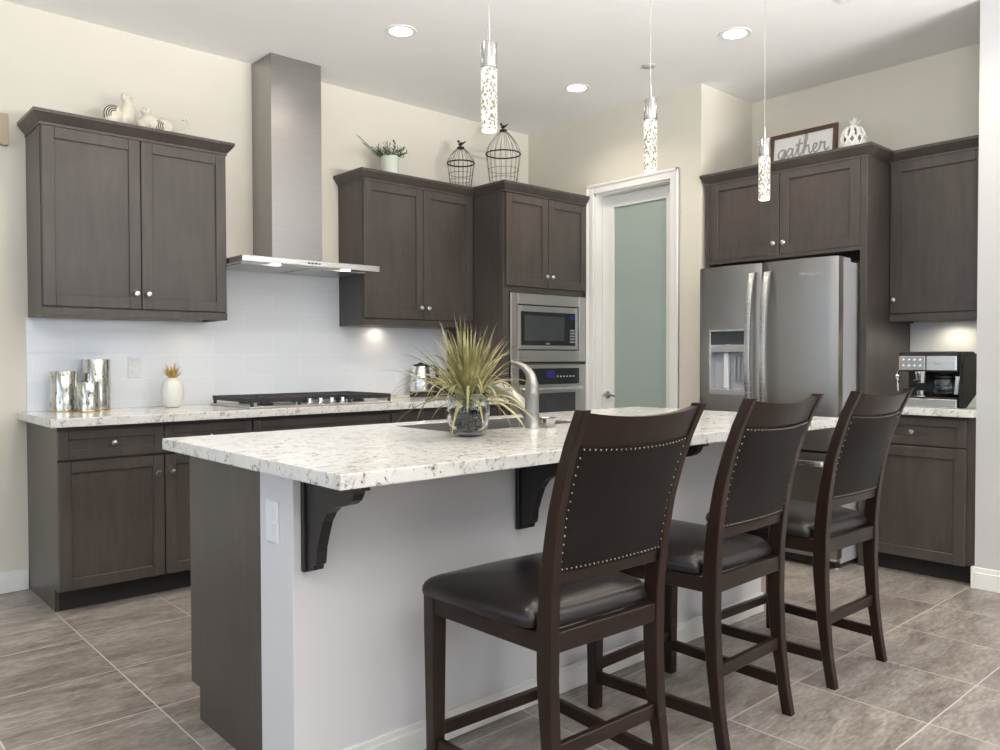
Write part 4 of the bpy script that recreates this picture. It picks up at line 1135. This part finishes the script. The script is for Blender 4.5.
# ceiling details
m = MB(); VN = thing('ceiling_vent', 'white air vent plate on the ceiling at the top edge', 'vent', (3.85, 1.70, ZC))
m.box(3.68, 4.00, 1.54, 1.565, ZC - .010, ZC, bev=.002); m.box(3.68, 4.00, 1.835, 1.86, ZC - .010, ZC, bev=.002); m.box(3.68, 3.705, 1.565, 1.835, ZC - .010, ZC, bev=.002); m.box(3.975, 4.00, 1.565, 1.835, ZC - .010, ZC, bev=.002)
m.build('frame', 'trim', VN)
m = MB()
for i in range(9): m.box(3.705, 3.975, 1.575 + i * .029, 1.592 + i * .029, ZC - .007, ZC - .001)
m.build('slats', 'white_plastic', VN)
DT = thing('ceiling_disc', 'small pale round disc on the ceiling above the pantry door', 'smoke detector', (3.98, 3.05, ZC))
MB().lathe([(0, -.009), (.034, -.009), (.040, -.006), (.044, 0), (0, 0)], (3.98, 3.05, ZC), seg=28).build('cover', 'pale_grey', DT, True)
WB = thing('door_chime', 'small beige box on the wall at the left edge', 'door chime', (.80, YR, 2.31))
MB().box(.70, .862, YR - .05, YR - .001, 2.235, 2.39, bev=.006, seg=2).build('cover', 'beige', WB)

# ------------------------------------------------------------------ chairs
def prof_y(z):
    K = [(0, 1.300), (.10, 1.318), (.25, 1.336), (.40, 1.346), (.55, 1.345), (.67, 1.333), (.80, 1.310), (.90, 1.280), (.98, 1.250), (1.057, 1.213)]
    for (z0, y0), (z1, y1) in zip(K, K[1:]):
        if z <= z1: t = (z - z0) / (z1 - z0); t2 = t; return y0 + (y1 - y0) * t2
    return K[-1][1]
YCH = 1.55        # chair origin in y
def make_chair(label, loc):
    t = thing('counter_chair', label, 'chair', loc, 'leather counter chairs at the island')
    base_off = Vector(loc)
    def B(mb, name, mat, parent=None, sm=False):   # geometry is authored around x=0 (chair centre), y absolute
        bmesh.ops.translate(mb.bm, verts=mb.bm.verts, vec=Vector((loc[0], loc[1] - YCH, 0)))
        return mb.build(name, mat, parent or t, sm)
    zs = [i * 1.057 / 26 for i in range(27)]
    for sg in (-1, 1):
        rows = []
        for z in zs:
            y = prof_y(z); dpt = .0165 + .008 * math.exp(-((z - .50) / .25) ** 2); hw = .0172 - .0052 * min(1, max(0, (z - .55) / .45)) - (.002 if z < .2 else 0)
            xo = sg * (.2125 + .012 * max(0, (z - .60) / .457) - hw)
            dz = .004 * (1 if z > 1.05 else 0)
            c = .003
            rows.append([Vector((xo + dx, y + dy, z)) for dx, dy in ((-hw + c, -dpt), (hw - c, -dpt), (hw, -dpt + c), (hw, dpt - c), (hw - c, dpt), (-hw + c, dpt), (-hw, dpt - c), (-hw, -dpt + c))])
        B(MB().rows(rows), 'rear_leg', 'chair', None, True)
    for sg in (-1, 1):
        rows = []
        for z, h in ((0, .0185), (.25, .021), (.44, .0235), (.517, .0235)):
            xo, yo = sg * (.2385 - .021), 1.777; c = .003
            rows.append([Vector((xo + dx * h, yo + dy * h, z)) for dx, dy in ((-.85, -1), (.85, -1), (1, -.85), (1, .85), (.85, 1), (-.85, 1), (-1, .85), (-1, -.85))])
        B(MB().rows(rows), 'front_leg', 'chair')
    # seat rails and stretchers
    def bar(p, q, th, z0, z1, name):
        p, q = Vector((*p, 0)), Vector((*q, 0)); n = (q - p).normalized(); s = Vector((-n.y, n.x, 0)) * th / 2
        m = MB(); tb = bmesh.new()
        vs = [tb.verts.new(v + Vector((0, 0, z))) for v in (p - s, q - s, q + s, p + s) for z in (z0, z1)]
        for f in ((0, 2, 3, 1), (2, 4, 5, 3), (4, 6, 7, 5), (6, 0, 1, 7), (1, 3, 5, 7), (0, 6, 4, 2)): tb.faces.new([vs[i] for i in f])
        bmesh.ops.recalc_face_normals(tb, faces=tb.faces); bmesh.ops.bevel(tb, geom=list(tb.edges), offset=.002, segments=1, affect='EDGES')
        m.merge(tb); return B(m, name, 'chair')
    bar((-.185, 1.338), (.185, 1.338), .024, .472, .521, 'rear_seat_rail'); bar((-.20, 1.784), (.20, 1.784), .024, .472, .519, 'front_seat_rail')
    for sg in (-1, 1):
        bar((sg * .2005, 1.352), (sg * .226, 1.77), .022, .472, .519, 'side_seat_rail')
        bar((sg * .196, 1.335), (sg * .2175, 1.77), .020, .085, .122, 'side_stretcher')
    bar((-.185, 1.337), (.185, 1.337), .020, .212, .250, 'rear_stretcher'); bar((-.21, 1.777), (.21, 1.777), .020, .122, .155, 'front_stretcher')
    # seat cushion
    out = []
    def arc(cx, cy, r, a0, a1, n=6): return [(cx + r * math.cos(a0 + (a1 - a0) * i / n), cy + r * math.sin(a0 + (a1 - a0) * i / n)) for i in range(n + 1)]
    out += arc(.221, 1.775, .034, 0, PI / 2); out += [(.1, 1.814), (0, 1.817), (-.1, 1.814)]; out += arc(-.221, 1.775, .034, PI / 2, PI)
    out += [(-.249, 1.65), (-.236, 1.50)]; out += arc(-.195, 1.405, .028, PI, 1.5 * PI, 3); out += [(-.174, 1.372), (-.172, 1.348)]; out += [(-.1, 1.347), (0, 1.346), (.1, 1.347)]
    out += [(.172, 1.348), (.174, 1.372)]; out += arc(.195, 1.405, .028, 1.5 * PI, 2 * PI, 3); out += [(.236, 1.50), (.249, 1.65)]
    cy = 1.585; rows = []
    for s, z in ((.965, .5245), (.99, .530), (1.0, .540), (.995, .553), (.975, .565), (.935, .575), (.86, .584), (.70, .592), (.45, .597), (.2, .599), (.02, .5995)):
        rows.append([Vector((x * s, cy + (y - cy) * s, .519 + (z - .5245) * .90)) for x, y in out])
    B(MB().rows(rows), 'seat_cushion', 'leather', None, True)
    # back: curved boards between the posts
    HW = .189
    def back_pt(u, z, d=0.0, dip=0.0):
        x = u * (HW + .012 * max(0, (z - .60) / .457)); bow = .026 * (1 - u * u) * min(1, max(0, (z - .60) / .25))
        zz = z - dip * (1 - u * u)
        return Vector((x, prof_y(min(max(zz, 0), 1.057)) - bow + d, zz))
    U = [-1 + i / 10 for i in range(21)]
    def board(z0, z1, d0, d1, name, mat, dip0=0, dip1=0, nz=6, sm=True):
        rows = []
        for u in U:
            r = [back_pt(u, z0 + (z1 - z0) * k / nz, d0, dip0 + (dip1 - dip0) * k / nz) for k in range(nz + 1)]
            r += [back_pt(u, z0 + (z1 - z0) * k / nz, d1, dip0 + (dip1 - dip0) * k / nz) for k in range(nz, -1, -1)]
            rows.append(r)
        return B(MB().rows(rows), name, mat, None, sm)
    board(.968, 1.050, -.012, .012, 'top_rail', 'chair', .007, .015, 4)
    board(.634, .682, -.012, .012, 'bottom_rail', 'chair', 0, .0, 3)
    pad = board(.666, .974, -.0155, .017, 'back_pad', 'leather_back', .002, .009, 10)
    m = MB()
    def nail(u, z, dip):
        p = back_pt(u, z, -.0155, dip); m.ball(p, .0031, .0026, .0031, 6)
    for i in range(25): nail(-.93 + 1.86 * i / 24, .966, .009); nail(-.93 + 1.86 * i / 24, .674, .002)
    for i in range(1, 14):
        for u in (-.955, .955): nail(u, .674 + .292 * i / 14, .004)
    B(m, 'nail_trim', 'nail', pad, True)
    return t
LB = ['dark leather counter chair nearest the camera, leftmost of three', 'dark leather counter chair in the middle of three', 'dark leather counter chair nearest the refrigerator, rightmost of three']
c0 = make_chair(LB[0], (1.543, YCH, 0))
for k, (x, y, a) in enumerate(((1.548, YCH - .026, -2.0), (2.245, YCH, 1.5), (2.960, YCH, -1.0))):
    c = c0 if k == 0 else copy_tree(c0)
    c.location = (x, y, 0); c.rotation_euler = (0, 0, math.radians(a)); c['label'] = LB[k]
